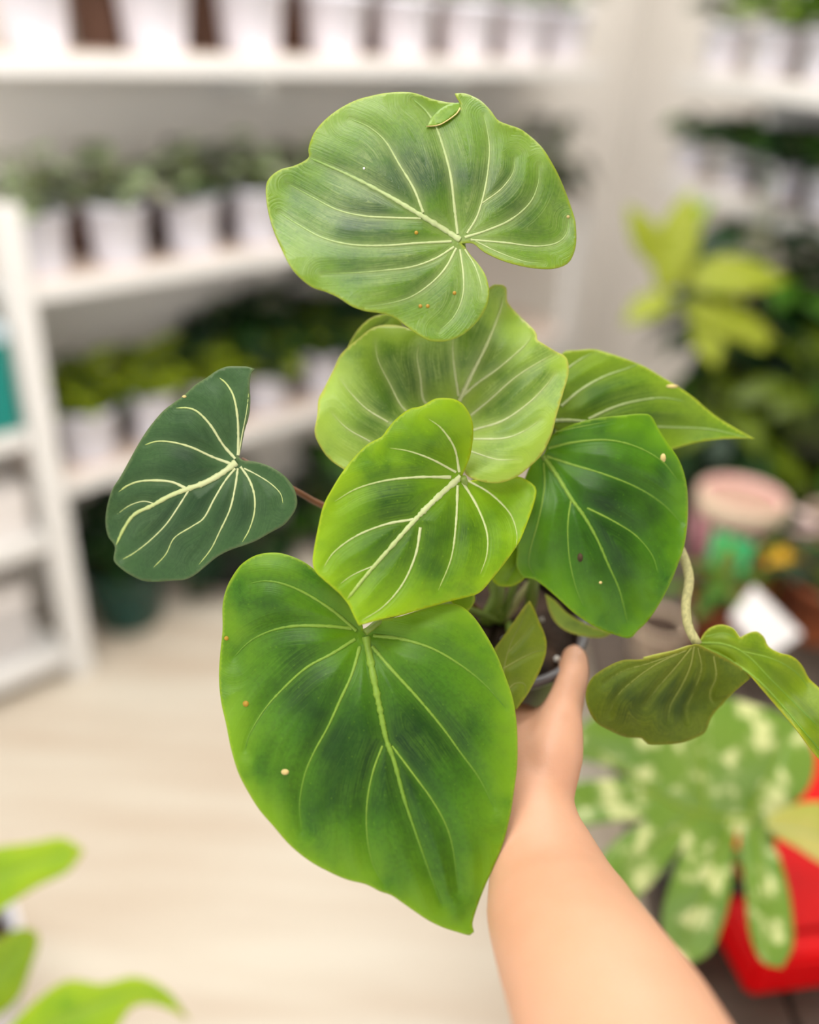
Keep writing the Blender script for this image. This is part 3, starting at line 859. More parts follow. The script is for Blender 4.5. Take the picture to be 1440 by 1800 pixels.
def stalk(parent, name, pts, r0, r1, mat, n=14, seg=10):
    P = catmull(pts, n) - np.array(parent.location)
    v, f = tube_geo(P, np.linspace(r0, r1, n), seg)
    return link(name, mesh(name, v, f, mat), parent)

# ------------------------------------------------------------------ the held plant
RIM = at(884, 1082, 0.665)
AX = np.array([0.0, -sin(radians(13)), cos(radians(13))])
POT_R, POT_H = 0.064, 0.098
hp = thing('potted_philodendron', 'heart leaved green plant with pale veins in a dark pot, held in the hand', 'potted plant', RIM - AX * POT_H)
HO = np.array(hp.location)
Rp = Vector((0, 0, 1)).rotation_difference(Vector(AX)).to_matrix().to_4x4()
def pot_part(name, geo, mat, parent=None):
    v = [tuple(Rp @ Vector(p)) for p in geo[0]]
    return link(name, mesh(name, v, geo[1], mat), parent or hp)
pot_o = pot_part('pot', lathe_geo([(0.001, 0), (0.046, 0), (0.048, 0.003), (0.0595, POT_H * 0.9), (0.061, POT_H * 0.97), (0.0585, POT_H * 0.985), (0.057, POT_H * 0.9), (0.05, 0.03), (0.001, 0.03)], 48), M['nursery'])
pot_part('pot_rim', lathe_geo([(0.0602, POT_H * 0.9), (0.0635, POT_H * 0.905), (0.0652, POT_H * 0.95), (0.065, POT_H), (0.063, POT_H * 1.01), (0.060, POT_H), (0.0585, POT_H * 0.95)], 48), M['nursery_rim'], pot_o)
g = random.Random(3)
v, f = lathe_geo([(0.001, POT_H * 0.92), (0.015, POT_H * 0.93), (0.03, POT_H * 0.9), (0.045, POT_H * 0.9), (0.055, POT_H * 0.87), (0.0575, POT_H * 0.82)], 40)
v = [(x + g.uniform(-.001, .001), y + g.uniform(-.001, .001), z + g.uniform(-.003, .003)) for x, y, z in v]
soil_o = pot_part('soil', (v, f), M['soil'])
for k in range(14):
    a, r = g.uniform(0, 6.28), 0.054 * sqrt(g.random())
    s_ = g.uniform(0.0018, 0.0035)
    vv, ff = lathe_geo([(0.0005, -s_), (s_ * 0.8, -s_ * 0.5), (s_, s_ * 0.1), (s_ * 0.6, s_ * 0.8), (0.0005, s_)], 7)
    vv = [(x * g.uniform(0.8, 1.2) + r * cos(a), y * g.uniform(0.8, 1.2) + r * sin(a), z + POT_H * 0.915) for x, y, z in vv]
    pot_part('perlite', (vv, ff), M['perlite'], soil_o)

VM = mat_vein('pale_vein', (222, 232, 172), (166, 194, 84))
VMd = mat_vein('cream_vein', (226, 234, 176), (196, 216, 120))
VMg = mat_vein('green_vein', (150, 186, 66), (92, 142, 24))
VMs = mat_vein('soft_vein', (208, 222, 158), (134, 174, 74))
VMo = mat_vein('olive_vein', (160, 170, 80), (106, 126, 36))
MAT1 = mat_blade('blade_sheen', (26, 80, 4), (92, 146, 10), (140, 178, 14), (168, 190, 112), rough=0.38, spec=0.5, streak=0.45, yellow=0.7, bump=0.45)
MAT2 = mat_blade('blade_pale', (42, 100, 8), (116, 166, 34), (186, 220, 72), (190, 214, 116), rough=0.4, spec=0.38, streak=0.45, yellow=1.0)
MAT3 = mat_blade('blade_fresh', (14, 74, 0), (78, 144, 2), (160, 204, 4), (124, 172, 24), rough=0.42, spec=0.26, streak=0.3, yellow=1.0)
MAT4 = mat_blade('blade_deep', (8, 58, 4), (62, 126, 4), (134, 184, 18), (96, 150, 30), rough=0.42, spec=0.26, streak=0.35, yellow=0.95, patch=8)
MAT5 = mat_blade('blade_glossy', (6, 54, 0), (38, 102, 2), (112, 170, 4), (70, 132, 14), rough=0.36, spec=0.26, streak=0.3, yellow=0.95)
MAT6 = mat_blade('blade_back', (42, 94, 0), (104, 150, 8), (160, 194, 36), (142, 178, 52), rough=0.45, spec=0.26, streak=0.45, yellow=0.7)
MAT7 = mat_blade('blade_dark', (36, 72, 36), (60, 100, 50), (78, 116, 62), (98, 132, 82), rough=0.45, spec=0.26, streak=0.3, yellow=0.3, bump=0.2)
MAT8 = mat_blade('blade_under', (38, 70, 0), (88, 116, 6), (122, 140, 14), (132, 150, 40), rough=0.5, spec=0.26, streak=0.55, yellow=0.5, trans=0.15, bump=0.6, patch=13)
MAT8b = mat_blade('blade_top', (54, 106, 0), (98, 144, 4), (160, 182, 16), (134, 170, 36), rough=0.42, spec=0.26, streak=0.45, yellow=0.6)
MAT9 = mat_blade('blade_young', (84, 116, 2), (112, 138, 6), (144, 162, 20), (144, 164, 40), rough=0.42, spec=0.26, streak=0.4, yellow=0.5)

Z1 = (440, 140, 2.4); Z2 = (520, 480, 1440 / 820); Z7 = (160, 620, 1440 / 440); Z4 = (360, 940, 2.4); Z8 = (820, 960, 1440 / 620)

# top leaf
out = zo(*Z1, [(890, 690), (940, 690), (985, 725), (1060, 760), (1150, 785), (1230, 797), (1290, 795), (1340, 775), (1365, 735), (1376, 680), (1372, 600), (1355, 540), (1330, 470), (1300, 400), (1270, 345),
               (1235, 290), (1190, 245), (1140, 208), (1090, 190), (1045, 170), (1015, 130), (975, 90), (935, 68), (900, 57), (864, 58), (872, 78), (886, 100), (884, 122), (868, 100), (830, 95), (770, 82), (700, 58), (650, 52), (580, 55), (520, 66), (450, 85),
               (380, 120), (320, 165), (275, 215), (252, 265), (245, 300), (248, 325), (225, 345), (180, 365), (130, 378), (90, 405), (68, 440), (68, 500), (80, 570), (100, 640), (130, 710), (165, 780),
               (205, 830), (260, 875), (320, 895), (375, 920), (430, 955), (490, 975), (550, 985), (610, 1005), (660, 1040), (710, 1075), (760, 1100), (820, 1103), (880, 1085), (930, 1050), (975, 1000),
               (1000, 950), (1008, 890), (995, 830), (965, 780), (930, 740), (905, 705)])
ve = zv(*Z1, [([(885, 675), (800, 620), (700, 560), (600, 500), (500, 445), (400, 395), (320, 360), (255, 332)], 26, 8),
              ([(875, 650), (862, 540), (845, 400), (810, 270), (780, 190), (740, 130), (690, 85)], 13, 8), ([(730, 560), (690, 460), (630, 360), (570, 260), (500, 200), (420, 165)], 11, 4),
              ([(915, 648), (960, 570), (995, 440), (1010, 300), (1000, 210), (985, 150)], 11, 4), ([(980, 520), (1060, 460), (1110, 390), (1115, 330)], 6, 3), ([(905, 665), (1000, 635), (1100, 590), (1180, 520), (1215, 440), (1220, 360)], 11, 4),
              ([(930, 675), (1080, 688), (1200, 702), (1290, 690), (1335, 650), (1345, 590)], 9, 4), ([(950, 680), (1040, 725), (1150, 765), (1240, 775)], 5, 2), ([(720, 585), (600, 582), (480, 575), (370, 550), (270, 500), (160, 440)], 9, 4),
              ([(850, 682), (700, 690), (560, 700), (420, 695), (300, 665), (200, 610), (120, 560)], 11, 4), ([(860, 705), (780, 755), (680, 790), (560, 805), (440, 815), (300, 820)], 10, 3),
              ([(870, 710), (820, 800), (750, 870), (670, 920), (580, 945), (480, 960)], 10, 3), ([(885, 715), (900, 830), (895, 920), (860, 1000), (800, 1060)], 9, 3), ([(905, 715), (950, 790), (975, 870), (980, 920)], 7, 3)])
b1 = Blade(out, ve, 0.555, (740, 380), sx=0.12, sy=-0.18, bumps=((500, 340, 90, 0.014), (990, 420, 90, 0.012), (800, 420, 60, 0.008), (780, 560, 80, 0.006)), quilt=0.0020, wave=0.0016, flute=0.00025)
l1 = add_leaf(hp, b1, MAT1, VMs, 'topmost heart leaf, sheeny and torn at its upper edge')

# middle leaf behind
out = zo(*Z2, [(505, 420), (512, 500), (516, 590), (530, 625), (580, 645), (630, 648), (680, 630), (720, 600), (760, 560), (790, 500), (805, 440), (825, 370), (842, 310), (836, 262), (800, 240), (760, 215), (745, 205), (738, 178),
               (690, 130), (655, 90), (650, 45), (625, 35), (600, 42), (560, 100), (480, 140), (400, 175), (300, 160), (240, 168), (190, 205), (140, 250), (115, 300), (85, 360), (70, 390), (66, 440), (58, 490), (72, 530), (100, 570), (140, 600),
               (220, 640), (330, 620), (430, 540), (490, 430)])
ve = zv(*Z2, [([(505, 395), (545, 310), (590, 220), (630, 120), (640, 70)], 15, 5), ([(515, 380), (560, 340), (630, 290), (700, 230), (730, 195)], 8, 4), ([(503, 380), (492, 310), (485, 240), (487, 180)], 8, 4),
              ([(470, 410), (400, 400), (385, 320), (375, 260), (380, 220)], 8, 5), ([(400, 450), (335, 420), (290, 340), (255, 270), (245, 210)], 7, 3), ([(285, 460), (220, 420), (170, 370), (140, 330)], 6, 2), ([(230, 520), (160, 480), (110, 430)], 5, 2),
              ([(540, 440), (600, 390), (680, 320), (760, 270), (800, 250)], 6, 3), ([(545, 485), (640, 455), (720, 400), (770, 350), (800, 310)], 7, 3), ([(550, 512), (640, 510), (700, 490), (760, 450)], 6, 2), ([(540, 550), (620, 575), (690, 575)], 5, 2)])
b2 = Blade(out, ve, 0.592, (780, 680), sx=-0.06, sy=-0.12, bumps=((805, 705, 90, 0.014), (880, 835, 60, -0.006), (590, 760, 80, -0.006), (900, 560, 60, 0.006)), quilt=0.0026, wave=0.003, flute=0.0003)
l2 = add_leaf(hp, b2, MAT2, VM, 'pale cupped leaf behind the front leaf')

# front centre leaf
out = zo(*Z2, [(515, 625), (525, 600), (540, 560), (548, 500), (545, 455), (525, 415), (500, 393), (470, 386), (430, 388), (390, 410), (350, 420), (310, 450), (280, 485), (265, 505), (220, 530), (175, 575), (140, 620), (110, 670), (85, 720), (70, 780),
               (58, 840), (52, 890), (60, 920), (90, 950), (130, 985), (160, 1020), (180, 1060), (195, 1087), (260, 1070), (330, 1055), (400, 1035), (470, 1015), (530, 1000), (570, 985), (610, 940), (650, 890), (690, 830), (715, 770), (735, 710), (742, 670), (730, 650), (695, 630),
               (640, 625), (580, 635), (535, 640)])
ve = zv(*Z2, [([(510, 628), (440, 690), (370, 760), (290, 850), (220, 930), (160, 1005)], 20, 9), ([(505, 615), (490, 540), (450, 480), (410, 450)], 9, 3), ([(495, 615), (420, 575), (350, 550), (290, 540)], 8, 3),
              ([(480, 630), (380, 630), (280, 640), (190, 665), (120, 705)], 10, 3), ([(365, 760), (280, 775), (190, 810), (120, 860), (85, 910)], 9, 3), ([(385, 785), (370, 870), (330, 960), (270, 1030), (200, 1075)], 9, 3), ([(500, 655), (495, 770), (480, 880), (440, 980)], 9, 3),
              ([(515, 645), (560, 720), (590, 800), (590, 870), (570, 930)], 9, 3), ([(530, 640), (600, 680), (660, 740), (682, 800), (680, 850)], 7, 2), ([(250, 900), (180, 930), (130, 965)], 4, 2)])
b3 = Blade(out, ve, 0.553, (740, 900), sx=0.10, sy=-0.05, bumps=((808, 838, 50, 0.010), (910, 860, 90, 0.030), (790, 720, 70, -0.004), (620, 1095, 80, -0.006)), quilt=0.0026, wave=0.0015, flute=0.00028)
l3 = add_leaf(hp, b3, MAT3, VM, 'front leaf in the middle with a thick pale midrib')

# big lower leaf
out = zo(*Z4, [(668, 398), (662, 370), (635, 310), (560, 225), (480, 160), (420, 115), (350, 85), (290, 75), (220, 85), (160, 120), (120, 170), (90, 230), (75, 300), (75, 400), (65, 500), (60, 600), (68, 700), (90, 800), (110, 900), (140, 1000), (180, 1080), (230, 1160),
               (290, 1230), (360, 1310), (440, 1375), (520, 1420), (600, 1455), (680, 1475), (740, 1505), (785, 1520), (830, 1550), (880, 1585), (940, 1625), (1000, 1655), (1060, 1675), (1118, 1690), (1136, 1676), (1130, 1640), (1150, 1570), (1180, 1490), (1220, 1400), (1260, 1300),
               (1290, 1180), (1305, 1080), (1318, 980), (1320, 880), (1315, 780), (1300, 690), (1270, 600), (1230, 500), (1180, 410), (1130, 340), (1080, 300), (1030, 290), (980, 295), (900, 320), (820, 345), (735, 362), (690, 388)])
ve = zv(*Z4, [([(680, 430), (710, 590), (740, 740), (765, 860), (800, 960), (840, 1110), (880, 1230), (940, 1400), (1000, 1560)], 34, 6), ([(640, 405), (540, 320), (430, 250), (340, 210), (260, 195), (190, 205)], 16, 5), ([(620, 395), (500, 385), (380, 385), (280, 405), (190, 450), (120, 520)], 16, 5),
              ([(635, 440), (540, 500), (430, 560), (330, 650), (250, 740), (190, 840), (170, 910)], 15, 4), ([(655, 470), (620, 590), (570, 700), (520, 810), (460, 920), (420, 1020), (400, 1140), (410, 1250)], 16, 4), ([(705, 470), (790, 570), (900, 690), (1000, 810), (1080, 920), (1160, 1030), (1220, 1150)], 18, 4),
              ([(710, 425), (830, 440), (960, 480), (1080, 550), (1180, 630), (1270, 730)], 17, 4), ([(790, 890), (880, 1010), (960, 1120), (1020, 1230), (1050, 1340), (1070, 1500)], 10, 4), ([(750, 890), (710, 1000), (685, 1130), (685, 1270), (710, 1390), (760, 1480)], 9, 3)])
b4 = Blade(out, ve, 0.545, (650, 1300), sx=0.02, sy=-0.17, bumps=((640, 1110, 60, 0.012), (420, 1150, 120, 0.010), (890, 1300, 110, 0.004), (830, 1630, 100, 0.006), (480, 1030, 60, -0.006)), quilt=0.0034, flute=0.0003)
l4 = add_leaf(hp, b4, MAT4, VMg, 'largest leaf, hanging lowest with its tip down', fmin=0.15)

# right leaf
out = zo(*Z2, [(765, 560), (780, 520), (810, 488), (900, 455), (1000, 440), (1070, 434), (1098, 442), (1120, 480), (1145, 520), (1180, 570), (1200, 620), (1210, 680), (1210, 760), (1200, 840), (1180, 900), (1160, 950), (1130, 1010), (1090, 1070), (1055, 1105), (1030, 1127), (980, 1115),
               (920, 1090), (860, 1050), (810, 1005), (770, 970), (735, 945), (700, 938), (682, 905), (684, 850), (690, 760), (700, 660), (735, 575)])
ve = zv(*Z2, [([(765, 565), (810, 630), (850, 695), (890, 750), (930, 820), (965, 900), (1000, 980), (1025, 1080)], 15, 5), ([(775, 565), (850, 590), (950, 620), (1050, 660), (1130, 710), (1190, 770)], 8, 3), ([(780, 540), (860, 522), (960, 515), (1050, 535), (1130, 580), (1180, 640)], 8, 3),
              ([(800, 490), (900, 470), (980, 455)], 4, 2), ([(900, 725), (980, 765), (1050, 810), (1100, 870), (1120, 930)], 6, 2), ([(850, 700), (840, 780), (845, 880), (865, 970), (890, 1030)], 5, 2), ([(765, 585), (768, 660), (750, 760), (725, 850), (720, 900), (740, 935)], 6, 3)])
b5 = Blade(out, ve, 0.588, (1060, 920), sx=-0.08, sy=0.0, bumps=((955, 800, 80, 0.014), (1190, 900, 70, 0.012), (1105, 1115, 80, 0.010), (1140, 740, 60, 0.006), (930, 1000, 60, 0.008)), quilt=0.0034, flute=0.0004)
l5 = add_leaf(hp, b5, MAT5, VMg, 'deep green leaf on the right with its tip down', fmin=0.1)

# pointed leaf behind right
out = zo(*Z2, [(800, 300), (825, 245), (870, 238), (920, 235), (960, 245), (1020, 265), (1080, 290), (1130, 320), (1180, 350), (1230, 385), (1270, 420), (1310, 450), (1360, 480), (1418, 512), (1350, 510), (1290, 515), (1230, 525), (1170, 542), (1100, 560), (1000, 560), (900, 540), (820, 500), (790, 450), (790, 380)])
ve = zv(*Z2, [([(790, 455), (850, 455), (910, 460), (1030, 470), (1140, 475), (1280, 482), (1400, 510)], 12, 3), ([(820, 410), (880, 360), (950, 320), (1020, 295), (1060, 280)], 8, 3), ([(905, 450), (980, 415), (1050, 395), (1130, 385), (1200, 395)], 8, 3), ([(830, 300), (880, 265), (920, 245)], 5, 2)])
b6 = Blade(out, ve, 0.616, (1120, 690), sx=0.06, sy=-0.12, bumps=((1180, 765, 60, 0.010),), quilt=0.0034, wave=0.0012, flute=0.0004)
l6 = add_leaf(hp, b6, MAT6, VMs, 'pointed leaf behind on the right')

# dark left leaf
out = zo(*Z7, [(850, 600), (860, 560), (880, 460), (905, 370), (915, 280), (912, 180), (920, 120), (942, 93), (900, 80), (850, 78), (780, 80), (720, 105), (670, 140), (600, 185), (540, 240), (480, 285), (420, 330), (370, 385), (320, 450), (270, 530), (220, 620), (170, 710), (125, 780), (100, 850), (85, 930),
               (85, 1000), (100, 1060), (137, 1115), (130, 1190), (160, 1230), (220, 1275), (300, 1312), (380, 1318), (460, 1312), (540, 1305), (600, 1275), (660, 1225), (730, 1170), (800, 1135), (870, 1110), (950, 1080), (1040, 1030), (1110, 990), (1160, 930), (1185, 870), (1175, 800), (1150, 750), (1110, 705),
               (1050, 665), (990, 640), (930, 625), (880, 622)])
ve = zv(*Z7, [([(835, 630), (750, 695), (650, 750), (550, 785), (450, 825), (350, 880), (250, 930), (190, 1010), (145, 1105)], 40, 13), ([(830, 610), (760, 530), (690, 420), (620, 345), (560, 318), (490, 318)], 17, 8), ([(845, 590), (848, 480), (842, 360), (820, 250), (780, 180), (740, 145)], 17, 8),
              ([(850, 590), (870, 470), (895, 340), (908, 220)], 8, 4), ([(810, 640), (700, 600), (580, 545), (470, 515), (380, 510), (310, 530)], 17, 6), ([(545, 780), (470, 745), (380, 735), (280, 740), (210, 765), (160, 800)], 17, 8), ([(370, 870), (300, 855), (220, 880), (150, 930)], 8, 4),
              ([(560, 795), (500, 890), (430, 990), (340, 1080), (250, 1150), (180, 1190)], 11, 5), ([(830, 665), (770, 740), (710, 840), (650, 950), (580, 1000), (480, 1065), (430, 1160), (360, 1235)], 13, 5), ([(845, 665), (830, 770), (800, 900), (740, 1030), (690, 1130), (620, 1220)], 15, 5),
              ([(860, 655), (910, 730), (940, 820), (940, 920), (910, 1020), (870, 1090)], 15, 6), ([(880, 665), (950, 700), (1030, 750), (1090, 810), (1105, 870)], 9, 4)])
b7 = Blade(out, ve, 0.572, (350, 840), sx=-0.12, sy=0.10, bumps=((415, 812, 60, 0.008), (200, 950, 70, 0.010), (440, 650, 60, 0.008)), quilt=0.0032, wave=0.0015, flute=0.0003)
l7 = add_leaf(hp, b7, MAT7, VMd, 'dark blue green leaf on the left with cream veins')

# hanging leaf at the right edge: two halves folded along the midrib
under = zo(*Z8, [(935, 402), (870, 425), (800, 445), (720, 462), (640, 465), (570, 495), (510, 540), (487, 600), (495, 660), (530, 720), (590, 755), (650, 780), (715, 785), (740, 808), (800, 810), (870, 805), (930, 785), (970, 765), (985, 740), (1000, 700), (1040, 650), (1090, 600), (1130, 565), (1160, 540), (1150, 515), (1080, 470), (1000, 430), (950, 405)])
ve = zv(*Z8, [([(930, 410), (915, 490), (880, 570), (835, 650), (825, 710)], 8, 4), ([(920, 415), (850, 500), (780, 580), (730, 650)], 7, 3), ([(900, 425), (780, 480), (680, 550), (610, 620), (585, 690)], 6, 3), ([(1010, 450), (1020, 530), (995, 600), (1010, 640), (1060, 625)], 6, 3), ([(860, 440), (740, 480), (640, 510), (560, 560)], 5, 2), ([(945, 415), (960, 500), (930, 590), (900, 660), (905, 720)], 5, 2)])
b8 = Blade(under, ve, 0.597, (1180, 1220), sx=0.0, sy=0.40, bumps=((1090, 1230, 60, -0.008), (1240, 1250, 50, 0.010), (1160, 1280, 30, -0.004)), quilt=0.005, groove=0.002, wave=0.003)
l8 = add_leaf(hp, b8, MAT8, VMo, 'dark underside half of the hanging leaf at the right', midrib=False)
top = zo(*Z8, [(945, 402), (962, 372), (992, 335), (1040, 320), (1090, 335), (1118, 372), (1150, 355), (1185, 348), (1215, 370), (1235, 410), (1280, 435), (1330, 450), (1370, 485), (1400, 540), (1440, 578), (1490, 640), (1520, 740), (1530, 860), (1510, 930), (1470, 900), (1440, 870), (1400, 820), (1350, 750), (1290, 680), (1230, 610), (1170, 540), (1140, 512), (1080, 470), (1000, 430)])
ve = zv(*Z8, [([(950, 408), (1040, 445), (1130, 500), (1200, 555), (1290, 650), (1370, 745), (1440, 830), (1500, 915)], 12, 5), ([(960, 395), (1050, 400), (1140, 440), (1240, 540), (1340, 640), (1440, 740)], 8, 3), ([(975, 370), (1050, 355), (1110, 380)], 5, 2), ([(1130, 430), (1250, 460), (1340, 510), (1400, 580)], 5, 2)])
b8b = Blade(top, ve, 0.590, (1330, 1180), sx=-0.10, sy=-0.35, bumps=((1300, 1130, 40, -0.006), (1400, 1200, 50, 0.006)), quilt=0.003, wave=0.003)
l8b = add_leaf(hp, b8b, MAT8b, VMg, 'bright upper half of the hanging leaf at the right edge')

strip = Blade(zo(*Z8, [(938, 402), (900, 408), (850, 425), (790, 438), (720, 455), (735, 464), (800, 462), (860, 445), (915, 425)]), [], 0.588, (1180, 1145), sx=0.0, sy=0.1, quilt=0.0, step=4)
link('turned_edge', strip.mesh('turned_edge', MAT2, HO), l8).modifiers.new('thickness', 'SOLIDIFY').thickness = 0.0007

# young leaf in the pot
out = zo(*Z8, [(258, 222), (275, 250), (295, 300), (320, 360), (328, 400), (322, 450), (300, 510), (270, 570), (240, 620), (205, 668), (180, 650), (150, 590), (120, 510), (105, 440), (150, 370), (200, 300), (235, 250)])
ve = zv(*Z8, [([(150, 640), (150, 520), (180, 400), (225, 310), (256, 230)], 7, 2), ([(150, 500), (220, 460), (280, 432), (324, 424)], 6, 3), ([(165, 590), (200, 560), (240, 565), (240, 610)], 6, 3), ([(165, 440), (220, 380), (270, 320)], 4, 2)])
b9 = Blade(out, ve, 0.60, (915, 1150), sx=0.1, sy=-0.15, quilt=0.0018)
l9 = add_leaf(hp, b9, MAT9, VMo, 'small young olive leaf before the pot')

# leaves that only peep out
def peep(pts, d, mat, label, sx=0.0, sy=0.0, veins=()):
    b_ = Blade(pts, veins, d, pts[0], sx=sx, sy=sy, quilt=0.001)
    return add_leaf(hp, b_, mat, VMg, label, midrib=False)
peep(zo(*Z2, [(155, 240), (175, 200), (200, 165), (240, 135), (300, 125), (330, 160), (320, 210), (250, 250), (190, 255)]), 0.615, MAT2, 'leaf peeping out left below the topmost leaf', veins=zv(*Z2, [([(200, 230), (240, 180), (290, 140)], 5, 2)]))
peep(zo(*Z2, [(770, 990), (800, 1010), (840, 1050), (900, 1085), (980, 1112), (940, 1126), (870, 1118), (815, 1092), (785, 1050)]), 0.628, MAT2, 'pale curled leaf edge under the right leaf')
peep(zo(*Z2, [(595, 930), (630, 880), (680, 830), (720, 850), (715, 920), (700, 950), (660, 968), (620, 962)]), 0.612, MAT3, 'leaf between the front and right leaves', veins=zv(*Z2, [([(650, 950), (680, 900), (700, 860)], 4, 2)]))
peep(zo(*Z2, [(470, 1000), (510, 980), (552, 985), (552, 1015), (530, 1048), (500, 1040)]), 0.60, MAT3, 'leaf tip under the front leaf')

# leaf stalks
M['petiole'] = mat_plain('petiole', (176, 172, 116), 0.6, 0.25, 14.0, stretch=(40, 40, 4), bump=0.4, bscale=120)
M['petiole_red'] = mat_plain('reddish_petiole', (112, 72, 44), 0.5, 0.25, 40.0)
M['petiole_green'] = mat_plain('green_petiole', (108, 130, 44), 0.5, 0.2, 40.0)
crown = RIM + np.array([0, 0, -0.006])
def petiole(pts, r0=0.0028, r1=0.0022, mat='petiole_green'):
    return stalk(hp, 'petiole', pts, r0, r1, M[mat])
petiole([at(1190, 955, 0.615), at(1204, 985, 0.608), at(1212, 1020, 0.602), at(1206, 1060, 0.598), at(1210, 1100, 0.594), at(1227, 1133, 0.591)], 0.0034, 0.0032, 'petiole')
petiole([crown, at(960, 1000, 0.665), at(1100, 930, 0.645), at(1190, 955, 0.615)], 0.003, 0.0034, 'petiole')
petiole([at(425, 808, 0.583), at(480, 840, 0.595), at(530, 868, 0.605), at(570, 890, 0.615), at(720, 960, 0.64), crown + np.array([-0.01, 0, 0])], 0.0018, 0.0024, 'petiole_red')
petiole([crown, at(860, 900, 0.66), at(830, 700, 0.63), at(830, 560, 0.605), at(812, 425, 0.574)])
petiole([crown, at(850, 950, 0.66), at(830, 800, 0.635), at(806, 710, 0.612)])
petiole([crown, at(845, 960, 0.64), at(815, 840, 0.572)])
petiole([crown, at(780, 1060, 0.62), at(690, 1080, 0.575), at(642, 1112, 0.562)])
petiole([crown, at(930, 950, 0.65), at(957, 802, 0.606)])
petiole([crown, at(940, 900, 0.67), at(975, 740, 0.625)])
petiole([crown + np.array([0.005, 0, 0]), at(900, 1150, 0.63), at(885, 1225, 0.605)])
stalk(hp, 'stem', [crown + np.array([-0.012, 0, 0.0]), at(875, 1045, 0.655), at(868, 990, 0.65), at(865, 930, 0.65)], 0.006, 0.004, M['petiole_green'])
stalk(hp, 'stem', [crown + np.array([0.02, 0.01, 0.0]), at(935, 1050, 0.662), at(940, 1000, 0.655)], 0.005, 0.004, M['petiole_green'])

# blemishes on the blades
M['spot'] = mat_plain('rust_spot', (160, 124, 16), 0.6, 0.2, 200)
M['scar'] = mat_plain('dry_scar', (196, 176, 112), 0.7, 0.2, 200)
M['hole'] = mat_plain('brown_hole', (58, 44, 18), 0.8, 0.3, 200)
def blemish(leaf, blade, x, y, r, mat, sq=1.0):
    a = np.linspace(0, 2 * pi, 10, endpoint=False)
    P = np.stack([x + r * np.cos(a), y + r * sq * np.sin(a)], 1)
    top_ = blade.world(P, 0.0003) - HO; bot = blade.world(P, -0.0003) - HO
    n = 10
    f = [tuple(reversed(range(n))), tuple(range(n, 2 * n))] + [(i, (i + 1) % n, (i + 1) % n + n, i + n) for i in range(n)]
    link('blemish', mesh('blemish', np.vstack([top_, bot]), f, mat), leaf)
for x, y in ((732, 409), (799, 515), (739, 538), (752, 538)):
    blemish(l1, b1, x, y, 3.4, M['spot'])
blemish(l1, b1, 640, 296, 2, M['tag_white'])
blemish(l1, b1, 999, 381, 3, M['scar'])
blemish(l4, b4, 432, 1237, 5.5, M['spot']); blemish(l4, b4, 501, 1357, 7, M['scar'], 0.75); blemish(l4, b4, 398, 1122, 4, M['spot'])
blemish(l5, b5, 1020, 980, 5, M['hole'], 1.6); blemish(l5, b5, 1056, 1024, 3, M['scar'], 0.8); blemish(l5, b5, 1166, 805, 5, M['scar'], 1.6)
blemish(l6, b6, 1182, 679, 11, M['scar'], 0.3); blemish(l7, b7, 324, 697, 4, M['scar'], 0.6)
# the tear near the top leaf's edge
tr = Blade(b1.out, [(zo(*Z1, [(886, 118), (868, 145), (815, 182), (780, 194), (742, 196)]), 2.4, 1.4), (zo(*Z1, [(740, 205), (700, 245), (685, 285), (640, 290), (595, 268)]), 1.6, 0.8)], 0.555, (740, 380))
tr.depth = lambda pts: b1.depth(pts) - 0.0018; tr.k = b1.k
for k in (0,):
    link('tear', tr.vein_mesh(k, 'tear', M['scar'] if k == 0 else M['petiole'], HO), l1)

fl = Blade(zo(*Z1, [(884, 96), (887, 120), (868, 143), (815, 181), (780, 193), (748, 195), (765, 160), (800, 125), (840, 103)]), [], 0.555, (740, 380), step=4, quilt=0.0)
fl.depth = lambda pts: b1.depth(pts) - 0.0006 - 0.001 * np.clip((pts[:, 1] - 190) / 30, 0, 1)
fm = fl.mesh('torn_flap', MAT2, HO)
for nm in ('margin', 'rim', 'core'):
    fm.attributes[nm].data.foreach_set('value', np.full(len(fm.vertices), {'margin': 0.25, 'rim': 0.0, 'core': 0.6}[nm], np.float32))
link('torn_flap', fm, l1).modifiers.new('thickness', 'SOLIDIFY').thickness = 0.0005

# ------------------------------------------------------------------ the hand and forearm
arm = thing('person', 'bare right forearm and hand holding the dark plant pot', 'person', tuple(at(950, 1400, 0.57)))
AO = np.array(arm.location)
parts = []
def limb(pts, radii, flat=(1, 1), n=18, m=20, ref=None):
    P = catmull([at(*p) for p in pts], m) if len(pts[0]) == 3 and pts[0][0] > 50 else catmull(pts, m)
    R = np.interp(np.linspace(0, 1, m), np.linspace(0, 1, len(radii)), radii)
    # rounded ends
    e0 = P[0] - (P[1] - P[0]) / np.linalg.norm(P[1] - P[0]) * R[0] * 0.7
    e1 = P[-1] + (P[-1] - P[-2]) / np.linalg.norm(P[-1] - P[-2]) * R[-1] * 0.7
    P = np.vstack([e0, P, e1]); R = np.concatenate([[R[0] * 0.55], R, [R[-1] * 0.55]])
    parts.append(tube_geo(P - AO, R, n, True, flat, ref))
shoulder = CAM + 0.21 * RT - 0.32 * UP + 0.0 * FW
elbow = CAM + 0.118 * RT - 0.275 * UP + 0.35 * FW
# forearm: wrist to elbow, then the upper arm out of view
fa = [at(922, 1318, 0.622), at(938, 1385, 0.595), at(948, 1450, 0.57), at(985, 1600, 0.527), at(1085, 1800, 0.44), elbow]
limb(fa, [0.025, 0.0245, 0.0285, 0.0465, 0.0535, 0.052], (1.0, 0.85), 24, 26)
limb([elbow, (elbow + shoulder) / 2, shoulder], [0.050, 0.052, 0.056], (1, 1), 20, 12)
